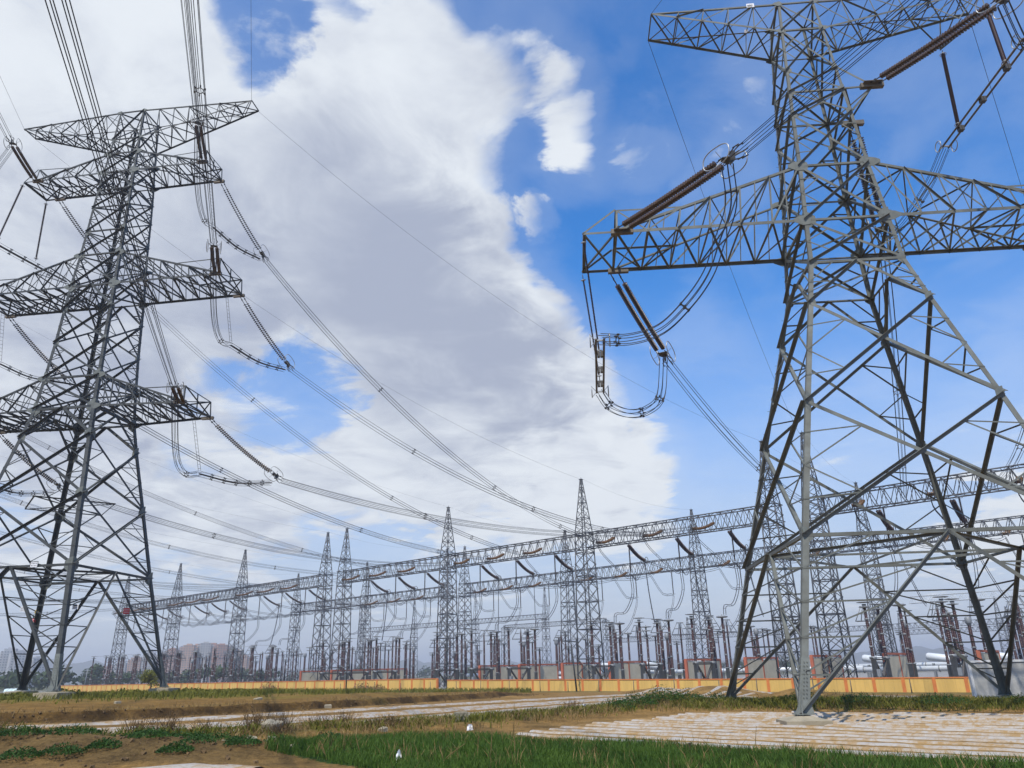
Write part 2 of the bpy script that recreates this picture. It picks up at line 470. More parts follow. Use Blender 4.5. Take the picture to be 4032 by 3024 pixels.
# ------------------------------------------------------------------ ground: one sheet from the camera to the horizon
def in_poly(x, y, P):
    c = np.zeros(x.shape, bool); n = len(P)
    for i in range(n):
        (x0, y0), (x1, y1) = P[i], P[i - 1]
        k = ((y0 > y) != (y1 > y)) & (x < (x1 - x0) * (y - y0) / ((y1 - y0) or 1e-9) + x0)
        c ^= k
    return c


WHEAT = [(-8.6, 28.2), (-7.2, 32.6), (-5.6, 34.2), (-3.8, 34.6), (-1.9, 34.9), (-0.4, 33.2), (0.8, 31.4), (3.0, 30.4), (5.6, 29.0), (8.7, 25.6), (11.6, 23.6), (13.2, 22.2), (17, 18), (10, 12), (-2, 18), (-4.6, 24.6), (-6.8, 26.2)]
FIELD = [(-1.2, 35.3), (2.0, 40.3), (7.0, 47.0), (9.4, 50.6), (13, 52.6), (18, 50.6), (26, 46.2), (40, 42.5), (60, 36), (60, 5), (26, 5), (14.2, 22.3), (9.2, 26.4), (5.9, 29.8), (1.0, 32.6)]
UG = unit(V3(0.758, -0.652, 0))            # along the gantries, the wall and the rows of the right field
NG = V3(UG[1], -UG[0], 0)                  # from the gantries towards the camera


def ground():
    az = np.concatenate([np.arange(-44, 44.01, 0.22), np.arange(47, 316, 6.0)])
    rr = np.concatenate([[0.01, 2, 5, 8, 11, 13, 15], np.geomspace(16.5, 150, 270), np.geomspace(152, 420, 60), [480, 560, 680, 850, 1100, 1500, 2200, 3300, 4600, 5900]])
    A, Rr = np.meshgrid(np.radians(az), rr)
    X = (Rr * np.sin(A)).ravel(); Y = (Rr * np.cos(A)).ravel()
    Zt = np.concatenate([terrain(X[i:i + 20000], Y[i:i + 20000]) for i in range(0, len(X), 20000)])
    na, nr = len(az), len(rr)
    idx = np.arange(na * nr).reshape(nr, na)
    nx = np.roll(idx, -1, 1)
    q = np.stack([idx[:-1], idx[1:], nx[1:], nx[:-1]], -1).reshape(-1, 4)
    me = bpy.data.meshes.new('ground')
    me.from_pydata(np.stack([X, Y, Zt], 1).tolist(), [], q.tolist())
    me.polygons.foreach_set('use_smooth', [True] * len(me.polygons))
    # soils and plant cover by place
    c = np.tile(V3(0.185, 0.105, 0.028), (len(X), 1))                       # ploughed terrace
    rad = np.hypot(X, Y)
    w1 = rough(X, Y, 0.8); w2 = rough(X, Y, 3.1)
    def put(mask, col):
        mk = np.clip(mask, 0, 1)[:, None]; c[:] = c * (1 - mk) + np.array(col) * mk
    bd, bs, ba = seg_dist(X, Y, BANK); dd, ds, da = seg_dist(X, Y, DITCH); wd, ws, wa = seg_dist(X, Y, WBAND)
    low = (bd * bs < 0.2)
    put(low * 1.0, (0.22, 0.13, 0.042))
    put(in_poly(X, Y, FIELD) * 1.0, (0.30, 0.185, 0.07))
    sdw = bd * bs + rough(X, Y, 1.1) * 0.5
    put(np.exp(-((sdw - 0.05) / 0.55) ** 4) * (0.8 + 0.5 * w2) * (Y > 25) * (ba < 0.99), (0.040, 0.023, 0.009))  # cut face of the bank: moist earth, darkened further to paint undercut shade
    put(sst((0.6 - abs(sdw - 2.5) / 3) * 1.2 + w1 * 0.7) * 0.4 * (bs > 0), (0.17, 0.13, 0.04))
    put(sst(1.5 - dd / 1.9 + w2 * 0.6) * (rad < 75), (0.105, 0.10, 0.026))
    put(sst(1.3 - wd / 2.0 + w2 * 0.5), (0.06, 0.075, 0.014))
    put(sst(1.2 - np.hypot(X - 30, Y - 62) / 9 + w1 * 0.5) * 0.9, (0.15, 0.13, 0.04))
    put(sst(1.3 - np.hypot((X + 14) / 2.6, (Y - 28) * 1.0) / 4.2 + w2 * 0.5) * 0.9, (0.115, 0.075, 0.030))
    put(in_poly(X, Y, WHEAT) * 1.0, (0.03, 0.06, 0.012))
    # green strip round the left pylon, by the wall
    dl = np.hypot((X + 52) / 1.5, Y - 88)
    put(sst(1.25 - dl / 24 + w1 * 0.45 + 0.2 * w2) * 0.9, (0.16, 0.14, 0.022))
    wl = (X - 33) * NG[0] + (Y - 122) * NG[1]
    put(sst(1.2 - abs(wl - 6) / 9 + 0.4 * w1) * (rad > 70) * 0.75, (0.15, 0.125, 0.045))
    put(sst((-wl - 1.0) / 2) * (rad < 700), (0.27, 0.26, 0.245))              # gravel of the yard
    put(sst((rad - 330) / 200), (0.105, 0.105, 0.06))
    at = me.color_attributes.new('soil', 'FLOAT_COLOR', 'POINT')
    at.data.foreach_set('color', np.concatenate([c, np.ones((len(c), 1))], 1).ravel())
    m = bpy.data.materials.new('field_soil'); m.use_nodes = True; nt = m.node_tree; nt.nodes.clear(); g = G(nt)
    o = g.n('ShaderNodeOutputMaterial'); p = g.n('ShaderNodeBsdfPrincipled'); g.lk(p.outputs[0], o.inputs[0])
    t = g.n('ShaderNodeTexCoord').outputs['Object']
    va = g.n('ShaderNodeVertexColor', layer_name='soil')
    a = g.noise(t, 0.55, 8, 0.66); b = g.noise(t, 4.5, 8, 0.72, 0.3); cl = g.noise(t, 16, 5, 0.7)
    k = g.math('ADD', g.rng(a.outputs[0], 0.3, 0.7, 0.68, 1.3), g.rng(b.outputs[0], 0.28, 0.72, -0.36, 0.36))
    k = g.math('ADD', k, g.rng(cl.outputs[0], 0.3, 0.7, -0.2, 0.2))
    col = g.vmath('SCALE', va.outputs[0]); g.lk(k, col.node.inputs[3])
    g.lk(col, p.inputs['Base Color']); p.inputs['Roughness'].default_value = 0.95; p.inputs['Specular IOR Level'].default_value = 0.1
    bp = g.n('ShaderNodeBump'); bp.inputs['Strength'].default_value = 0.9; bp.inputs['Distance'].default_value = 0.12
    hsum = g.math('ADD', b.outputs[0], g.math('MULTIPLY', cl.outputs[0], 0.5))
    g.lk(hsum, bp.inputs['Height']); g.lk(bp.outputs[0], p.inputs['Normal'])
    me.materials.append(m)
    o = bpy.data.objects.new('ground', me); COL.objects.link(o); tag(o, 'brown farm soil stepping up in low terraces to the substation wall', None, None, 'structure')


ground()

# ------------------------------------------------------------------ plastic mulch film laid in rows
def film_material():
    m = bpy.data.materials.new('white_mulch_film'); m.use_nodes = True; nt = m.node_tree; nt.nodes.clear(); g = G(nt)
    o = g.n('ShaderNodeOutputMaterial'); p = g.n('ShaderNodeBsdfPrincipled'); g.lk(p.outputs[0], o.inputs[0])
    t = g.n('ShaderNodeTexCoord').outputs['Object']
    a = g.noise(t, 0.45, 6, 0.7); b = g.noise(t, 2.6, 7, 0.72, 0.4)
    dirt = g.math('ADD', g.rng(a.outputs[0], 0.32, 0.66, -0.2, 0.7), g.rng(b.outputs[0], 0.36, 0.66, -0.3, 0.7))
    dirt = g.math('MAXIMUM', g.math('MINIMUM', dirt, 1.0), 0.0)
    col = g.mix(dirt, (0.38, 0.345, 0.30), (0.29, 0.185, 0.078))
    g.lk(col, p.inputs['Base Color'])
    g.lk(g.math('ADD', 0.4, g.math('MULTIPLY', dirt, 0.5)), p.inputs['Roughness'])
    bp = g.n('ShaderNodeBump'); bp.inputs['Strength'].default_value = 0.5; bp.inputs['Distance'].default_value = 0.05
    g.lk(b.outputs[0], bp.inputs['Height']); g.lk(bp.outputs[0], p.inputs['Normal'])
    return m


FILM = film_material()


def film_strip(path, width, label, group):
    """path: list of xy; a slightly domed sheet with ragged edges, just above the soil"""
    path = np.asarray(path, float)
    L = np.concatenate([[0], np.cumsum(np.hypot(*np.diff(path, axis=0).T))])
    n = max(4, int(L[-1] / 0.45)); s = np.linspace(0, L[-1], n)
    px = np.interp(s, L, path[:, 0]); py = np.interp(s, L, path[:, 1])
    tx = np.gradient(px); ty = np.gradient(py); q = np.hypot(tx, ty); tx /= q; ty /= q
    vs = []
    nc = 5
    e0 = np.array([rnd.uniform(-0.12, 0.10) for _ in range(n)]); e1 = np.array([rnd.uniform(-0.12, 0.10) for _ in range(n)])
    e0 = np.convolve(e0, [.25, .5, .25], 'same'); e1 = np.convolve(e1, [.25, .5, .25], 'same')
    wv = np.interp(s, np.linspace(0, L[-1], max(3, int(L[-1] / 5))), [rnd.uniform(-0.05, 0.05) for _ in range(max(3, int(L[-1] / 5)))])
    X = np.zeros((n, nc)); Y = np.zeros((n, nc)); H = np.zeros((n, nc))
    for j in range(nc):
        f = j / (nc - 1) * 2 - 1
        off = wv + f * (width / 2 + (e0 if f < 0 else e1) * abs(f))
        X[:, j] = px - ty * off; Y[:, j] = py + tx * off
        H[:, j] = 0.05 * (1 - f * f) + 0.025 - (0.05 if abs(f) > 0.9 else 0)
    Zt = terrain(X.ravel(), Y.ravel()).reshape(n, nc) + H
    m = M()
    for i in range(n):
        for j in range(nc): vs.append((X[i, j], Y[i, j], Zt[i, j]))
    fs = [(i * nc + j, i * nc + j + 1, (i + 1) * nc + j + 1, (i + 1) * nc + j) for i in range(n - 1) for j in range(nc - 1)]
    m.add(vs, fs, True)
    return tag(obj('mulch_film_strip', m, FILM), label, 'mulch film', group)


def clip_row(p, d, poly, lo=-80, hi=80):
    t = np.arange(lo, hi, 0.4); x = p[0] + d[0] * t; y = p[1] + d[1] * t
    k = in_poly(x, y, poly); runs = []; st = None
    for i, q in enumerate(k):
        if q and st is None: st = i
        if st is not None and (not q or i == len(k) - 1):
            if i - st > 8: runs.append((t[st], t[i - 1]))
            st = None
    return runs


NTH = 'first second third fourth fifth sixth seventh eighth ninth tenth eleventh twelfth thirteenth fourteenth fifteenth sixteenth seventeenth eighteenth nineteenth twentieth twenty-first twenty-second twenty-third twenty-fourth'.split()
row0 = V3(6.0, 29.9)
for k in range(-5, 18):
    p = row0 - NG[:2] * (k * 1.5 + 0.3) + UG[:2] * rnd.uniform(-0.5, 0.5)
    for (a, b) in clip_row(p, UG[:2], FIELD, -60, 42)[:1]:
        if b - a < 4: continue
        a += rnd.uniform(0.1, 1.2)
        film_strip([p + UG[:2] * a, p + UG[:2] * b], max(0.34, 0.66 - 0.022 * (k + 5)), 'white mulch film strip on the right field, %s row counted from the green wheat' % NTH[k + 5], 'mulch film strips on the right field')
PA = np.array([(-62, 10), (-45, 24), (-30.5, 33.5), (-23.5, 38.6), (-17, 45), (-9.5, 56.5), (3, 77), (15, 97), (24, 112)], float)
sA = np.concatenate([[0], np.cumsum(np.hypot(*np.diff(PA, axis=0).T))])
tt = np.linspace(0, sA[-1], 160); pax = np.interp(tt, sA, PA[:, 0]); pay = np.interp(tt, sA, PA[:, 1])
for _ in range(6):
    pax[1:-1] = (pax[:-2] + pax[2:] + 2 * pax[1:-1]) / 4; pay[1:-1] = (pay[:-2] + pay[2:] + 2 * pay[1:-1]) / 4
ptx = np.gradient(pax); pty = np.gradient(pay); qq = np.hypot(ptx, pty)
for k, off in enumerate([4.4, 3.0, -1.3, -2.7, -4.1, -5.5, -6.9, -8.3, -9.7, -11.1]):
    ox = pax - pty / qq * off; oy = pay + ptx / qq * off
    dd, ds, da = seg_dist(ox, oy, DITCH); bd, bs, ba = seg_dist(ox, oy, BANK)
    ok = ((dd * ds > 1.0) | (da > 0.985)) & ((bd * bs < -1.2) | (ba > 0.97)) & (ox > -46) & (np.hypot(ox - 12.9, oy - 38.4) > 4)
    if k > 6: ok &= oy < 96
    ii = np.nonzero(ok)[0]
    if len(ii) < 6: continue
    ii = ii[ii >= ii[0]]; ii = ii[:np.argmax(np.diff(ii, append=ii[-1] + 9) > 1) + 1]
    film_strip(np.stack([ox[ii], oy[ii]], 1), 0.62 if off < 1 else 0.85, 'long white mulch film strip on the left, %s row below the brown bank' % NTH[k], 'mulch film strips below the brown bank')
for k in range(6):
    p = V3(27, 103) - NG[:2] * (k * 1.5 - 3)
    film_strip([p + UG[:2] * (-9 + rnd.uniform(-1, 1)), p + UG[:2] * (7 + rnd.uniform(-1, 1))], 0.9, 'short white mulch film strip, far plot left of front leg, %s row from the back' % NTH[k], 'mulch film strips on the far left plot')
for k in range(6):
    p = V3(36.5, 84) - NG[:2] * (k * 1.5 - 4)
    film_strip([p + UG[:2] * (-7 + rnd.uniform(-1, 1)), p + UG[:2] * (4 + rnd.uniform(-1, 1))], 0.9, 'short white mulch film strip, far plot right of front leg, %s row from the back' % NTH[k], 'mulch film strips on the far right plot')
film_strip([V3(-10.9, 23.9), V3(-9.3, 24.5), V3(-7.4, 23.9)], 1.0, 'crumpled piece of white plastic film at the bottom edge of the picture', None)


# ------------------------------------------------------------------ plants
def leaf_mat(name, a, b, sub=0.3):
    m = bpy.data.materials.new(name); m.use_nodes = True; nt = m.node_tree; nt.nodes.clear(); g = G(nt)
    o = g.n('ShaderNodeOutputMaterial'); p = g.n('ShaderNodeBsdfPrincipled')
    t = g.n('ShaderNodeTexCoord').outputs['Object']; n = g.noise(t, 1.3, 4, 0.7); n2 = g.noise(t, 14, 3, 0.6)
    f = g.math('ADD', g.rng(n.outputs[0], 0.3, 0.7, -0.1, 0.7), g.rng(n2.outputs[0], 0.3, 0.7, -0.2, 0.5), True)
    c = g.mix(f, a, b); g.lk(c, p.inputs['Base Color']); p.inputs['Roughness'].default_value = 0.7; p.inputs['Specular IOR Level'].default_value = 0.25
    tr = g.n('ShaderNodeBsdfTranslucent'); g.lk(c, tr.inputs[0]); mx = g.n('ShaderNodeMixShader'); mx.inputs[0].default_value = sub
    g.lk(p.outputs[0], mx.inputs[1]); g.lk(tr.outputs[0], mx.inputs[2]); g.lk(mx.outputs[0], o.inputs[0])
    return m


WHEATM = leaf_mat('young_wheat_green', (0.035, 0.085, 0.008), (0.10, 0.165, 0.022))
WEEDM = leaf_mat('weed_green', (0.085, 0.10, 0.010), (0.20, 0.18, 0.025))
DARKW = leaf_mat('dark_leaf_green', (0.018, 0.055, 0.010), (0.05, 0.11, 0.016))
DRYM = leaf_mat('dry_brown_grass', (0.16, 0.10, 0.035), (0.30, 0.21, 0.085), 0.15)
BRUSH = leaf_mat('brown_brushwood', (0.07, 0.042, 0.018), (0.17, 0.105, 0.045), 0.1)
FARG = leaf_mat('far_tree_green', (0.030, 0.052, 0.020), (0.06, 0.085, 0.03), 0.2)
YELG = leaf_mat('yellow_green_leaf', (0.10, 0.12, 0.008), (0.20, 0.19, 0.012))


def blades(name, X, Y, h, w, mtl, lean=0.35, hv=0.5):
    """one bent blade per point"""
    n = len(X); rs = np.random.RandomState(len(X) + 7); Zb = terrain(X, Y) - 0.03
    an = rs.uniform(0, 2 * math.pi, n); hh = np.maximum(h, 0.06) * (1 + hv * rs.uniform(-1, 1, n)); ww = w * rs.uniform(0.6, 1.3, n)
    lx = np.cos(an) * lean * hh * rs.uniform(0.2, 1.5, n); ly = np.sin(an) * lean * hh * rs.uniform(0.2, 1.5, n)
    a2 = rs.uniform(0, math.pi, n); dx = np.cos(a2) * ww; dy = np.sin(a2) * ww
    P = np.zeros((n, 5, 3)); B = np.stack([X, Y, Zb], 1)
    P[:, 0] = B - np.stack([dx, dy, 0 * dx], 1); P[:, 1] = B + np.stack([dx, dy, 0 * dx], 1)
    mid = B + np.stack([lx * 0.35, ly * 0.35, hh * 0.6], 1)
    P[:, 2] = mid + np.stack([dx, dy, 0 * dx], 1) * 0.8; P[:, 3] = mid - np.stack([dx, dy, 0 * dx], 1) * 0.8
    P[:, 4] = B + np.stack([lx, ly, hh], 1)
    me = bpy.data.meshes.new(name); b = np.arange(n)[:, None] * 5
    q = (b + np.array([[0, 1, 2, 3]])).tolist(); t = (b + np.array([[3, 2, 4]])).tolist()
    me.from_pydata(P.reshape(-1, 3).tolist(), [], q + t); me.materials.append(mtl)
    o = bpy.data.objects.new(name, me); COL.objects.link(o); return o


def scatter(poly, n, seed, keep=None):
    rs = np.random.RandomState(seed); P = np.array(poly, float); lo = P.min(0); hi = P.max(0)
    x = rs.uniform(lo[0], hi[0], n); y = rs.uniform(lo[1], hi[1], n); k = in_poly(x, y, poly)
    if keep is not None: k &= keep(x, y)
    return x[k], y[k]


def ragged(x, y): return in_poly(x + 0.7 * rough(x, y, 2.2) + 0.3 * rough(y, x, 6), y + 0.6 * rough(y, x, 2.0), WHEAT)


BIG = [(-11, 14), (-11, 37), (16, 37), (22, 14)]
x, y = scatter(BIG, 260000, 1, lambda x, y: (np.hypot(x, y) > 20) & ragged(x, y) & (rough(x, y, 1.7) + 0.4 * rough(x, y, 5) > -0.62))
tag(blades('wheat_grass', x, y, 0.25 * (1 + 0.45 * rough(x, y, 1.3)), 0.012, WHEATM, 0.45, 0.6), 'dense bright green young wheat along the bottom edge', 'grass', None, 'stuff')
x, y = scatter(BIG, 60000, 2, lambda x, y: ragged(x, y) & (rough(x, y, 2.7) > 0.1) & (np.hypot(x, y) > 20)); x, y = x[::5], y[::5]
tag(blades('dry_grass', x, y, 0.42, 0.012, DRYM, 0.5), 'sparse straw coloured stems among the green wheat', 'grass', None, 'stuff')


def near_line(P, n, sig, seed, off=0.0, lo=0.0, hi=1.0):
    rs = np.random.RandomState(seed); L = np.concatenate([[0], np.cumsum(np.hypot(*np.diff(P, axis=0).T))])
    s = rs.uniform(lo, hi, n) * L[-1]; x = np.interp(s, L, P[:, 0]); y = np.interp(s, L, P[:, 1])
    d = np.stack([np.interp(s + .5, L, P[:, 0]) - np.interp(s - .5, L, P[:, 0]), np.interp(s + .5, L, P[:, 1]) - np.interp(s - .5, L, P[:, 1])], 1)
    d /= np.linalg.norm(d, axis=1)[:, None] + 1e-9; o = rs.normal(off, sig, n)
    return x - d[:, 1] * o, y + d[:, 0] * o


def cat(*ps): return np.concatenate([p[0] for p in ps]), np.concatenate([p[1] for p in ps])


x, y = cat(near_line(WBAND, 22000, 1.1, 3), near_line(DITCH, 9000, 0.8, 4, -1.0, 0.25, 1.0), near_line(DITCH, 5000, 0.4, 5, 0.9, 0.55, 1.0))
k = rough(x, y, 1.5) > -0.35
tag(blades('bank_weeds', x[k], y[k], 0.30, 0.03, WEEDM, 0.7, 0.7), 'low green weeds covering the field banks and the ditch edge', 'weeds', None, 'stuff')
x, y = cat(near_line(WBAND, 9000, 1.5, 8), near_line(DITCH, 16000, 1.1, 6, -1.4, 0.1, 1.0), near_line(BANK, 2500, 0.8, 9, 1.6, 0.2, 1.0))
k = rough(x, y, 1.1) > -0.1
tag(blades('dry_bank_grass', x[k], y[k], 0.26, 0.016, DRYM, 0.8, 0.7), 'dry yellow brown grass on the field banks', 'dry grass', None, 'stuff')
rs = np.random.RandomState(12)
x = rs.normal(-50, 24, 26000); y = rs.normal(90, 11, 26000); k = (rough(x, y, 0.8) + 0.5 * rough(x, y, 3) > -0.1) & (seg_dist(x, y, BANK)[1] > 0) & (seg_dist(x, y, BANK)[0] > 14)
tag(blades('pylon_grass', x[k], y[k], 0.42, 0.05, WEEDM, 0.6, 0.6), 'rough olive green grass round the feet of the left pylon', 'grass', None, 'stuff')
x = rs.uniform(-95, 2, 9000); y = 150 - 0.86 * (x - 0) - 14 + rs.normal(0, 5, 9000)
k = rough(x, y, 0.5) > -0.2
tag(blades('wall_foot_grass', x[k], y[k], 0.55, 0.07, WEEDM, 0.5, 0.6), 'rough green and straw grass growing before the long wall', 'grass', None, 'stuff')
x = rs.normal(30, 6.5, 5200); y = rs.normal(63, 4, 5200)
tag(blades('mound_grass', x, y, 0.3, 0.03, DRYM, 0.7, 0.7), 'dry grass on the low mound behind the right pylon', 'dry grass', None, 'stuff')


def clump(name, x, y, r, h, n, mtl, label, catg, group, size=0.06, stems=0, dome=1.0):
    rs = np.random.RandomState(int(abs(x * 37 + y * 91)) % 9999); m = M(); z0 = tz(x, y)
    for _ in range(n):
        a = rs.uniform(0, 6.28); q = math.sqrt(rs.uniform(0, 1)); zz = h * (1 - dome * q * q) * rs.uniform(0.25, 1.0) * rs.uniform(0.5, 1.1)
        c = V3(r * q * math.cos(a), r * q * math.sin(a), zz + 0.02)
        d = unit(rs.normal(0, 1, 3)); e = unit(np.cross(d, rs.normal(0, 1, 3))); s = size * rs.uniform(0.5, 1.3)
        m.add([c - d * s, c + e * s * 0.5, c + d * s, c - e * s * 0.5], [(0, 1, 2, 3)])
    for _ in range(stems):
        a = rs.uniform(0, 6.28); q = rs.uniform(0.1, 1); p0 = V3(r * 0.5 * q * math.cos(a), r * 0.5 * q * math.sin(a), -0.05)
        p1 = p0 + V3(rs.normal(0, 0.35), rs.normal(0, 0.35), rs.uniform(0.5, 1.1)) * h
        pm = (p0 + p1) / 2 + rs.normal(0, 0.06, 3) * h
        m.tube([p0, pm, p1], [0.012, 0.009, 0.004], 3, False)
    o = obj(name, m, mtl); o.location = (x, y, z0)
    return tag(o, label, catg, group)


GR = 'leafy green weed tufts on the near bank'
for (x, y, r) in [(-18.7, 31.0, 1.0), (-17.6, 31.1, 0.8), (-15.2, 28.6, 0.9), (-15.6, 30.7, 1.1), (-13.1, 29.1, 0.8), (-13.6, 32.0, 0.7), (-10.3, 28.1, 1.0), (-14.2, 26.3, 0.7), (-16.7, 28.2, 0.8), (-11.8, 30.8, 0.7), (-7.6, 33.6, 0.7), (-9.0, 27.4, 0.6), (-19.6, 29.4, 0.9), (-18.0, 28.0, 0.9), (-12.4, 28.2, 0.7), (-16.2, 29.6, 0.9), (-11.6, 29.4, 0.8), (-14.0, 29.9, 0.9), (-17.3, 26.6, 0.8), (-13.2, 26.9, 0.6), (-15.3, 26.0, 0.7), (-10.8, 26.6, 0.6), (-19.8, 31.6, 0.9), (-8.6, 30.2, 0.8)]:
    clump('weed_tuft', x, y, r, 0.30, 760, DARKW, 'dark green leafy weed tuft on the rubble bank at the lower left', 'weed', GR, 0.048)
for (x, y, r, h) in [(-14.0, 33.4, 0.9, 1.0), (-13.3, 35.6, 1.1, 0.75), (-11.9, 37.7, 0.9, 1.05), (-10.7, 37.3, 1.0, 0.95), (-9.3, 38.6, 1.2, 0.8), (-8.2, 39.3, 1.1, 0.9), (-7.0, 39.9, 0.9, 0.8), (3.3, 53.4, 1.1, 0.9), (-15.0, 33.0, 0.8, 0.8), (-10.0, 34.4, 0.8, 0.5), (-6.0, 38.0, 0.8, 0.5)]:
    clump('brush_clump', x, y, r, h, 420, BRUSH, 'leafless brown brushwood clump along the concrete ditch', 'brush', 'brown brush clumps along the ditch', 0.035, 110, 0.7)
for (x, y, r, h) in [(6.2, 53.6, 1.3, 0.8), (7.8, 55.2, 1.4, 0.95), (9.8, 56.6, 1.5, 1.0), (11.4, 57.2, 1.5, 0.85), (13.5, 57.0, 1.3, 0.8), (19.0, 56.0, 1.8, 0.7), (22, 54, 1.7, 0.6), (26, 51.5, 1.8, 0.6), (31, 50.0, 1.8, 0.6)]:
    clump('bank_bush', x, y, r, h, 1500, DARKW, 'low dark green bush on the grassy bank left of and behind the right pylon', 'bush', 'green bushes on the bank by the right pylon', 0.06, 10, 0.8)
for (x, y, r, h) in [(-45, 82, 2.2, 0.9), (-40, 84, 2.6, 0.8), (-35, 88, 2.4, 0.8), (-48, 79, 1.8, 0.6), (-31, 90, 2.4, 0.6), (-66, 84, 2.4, 0.8), (-56, 79, 1.8, 0.6), (-72, 92, 2.6, 0.9)]:
    clump('grass_hummock', x, y, r, h, 700, WEEDM, 'rough green grass hummock by the feet of the left pylon', 'grass', 'grass hummocks round the left pylon', 0.2, 0, 0.9)
for (x, y, r, h) in [(-60, 198, 2.4, 2.2), (-32.5, 171.5, 2.2, 2.0), (-29, 170, 1.6, 1.5)]:
    clump('reed_clump', x, y, r, h, 300, DRYM, 'straw coloured reed clump against the foot of the yellow wall', 'reeds', 'dry reed clumps before the wall', 0.2, 40, 0.6)
for i, (x, y, h, ln) in enumerate([(-5.1, 27.2, 1.35, -0.3), (-1.3, 25.6, 1.3, 0.12), (-0.9, 25.4, 1.45, 0.02), (-0.15, 25.3, 1.6, 0.0), (-6.4, 26.6, 0.7, 0.5), (-5.9, 26.0, 0.7, -0.4), (7.2, 26.0, 0.9, 0.1), (-2.4, 24.6, 0.9, 0.9), (-11.4, 33.4, 1.2, 0.5)]):
    m = M(); b = V3(0, 0, -0.05); t = V3(ln * h, rnd.uniform(-.1, .1), h * (1 - abs(ln) * 0.4)); md = (b + t) / 2 + V3(rnd.uniform(-.05, .05), 0, 0.03)
    m.tube([b, md, t], [0.013, 0.011, 0.006], 4)
    for q in (0.35, 0.55, 0.75):
        s = b + (t - b) * q; e = s + V3(rnd.choice((-1, 1)) * rnd.uniform(.12, .3), rnd.uniform(-.1, .1), rnd.uniform(.1, .3)) * (1.3 - q)
        m.tube([s, e], [0.007, 0.003], 3)
    o = obj('dry_stalk', m, DRYM); o.location = (x, y, tz(x, y)); tag(o, 'bare pale forked weed stalk rising from the green wheat or the ditch edge', 'stalk', 'dry weed stalks in the foreground')

# ------------------------------------------------------------------ lattice pylons
SGN = {'L': (-1, -1), 'F': (1, -1), 'R': (1, 1), 'K': (-1, 1)}
FACES = [('L', 'F', (0, -1, 0)), ('F', 'R', (1, 0, 0)), ('R', 'K', (0, 1, 0)), ('K', 'L', (-1, 0, 0))]


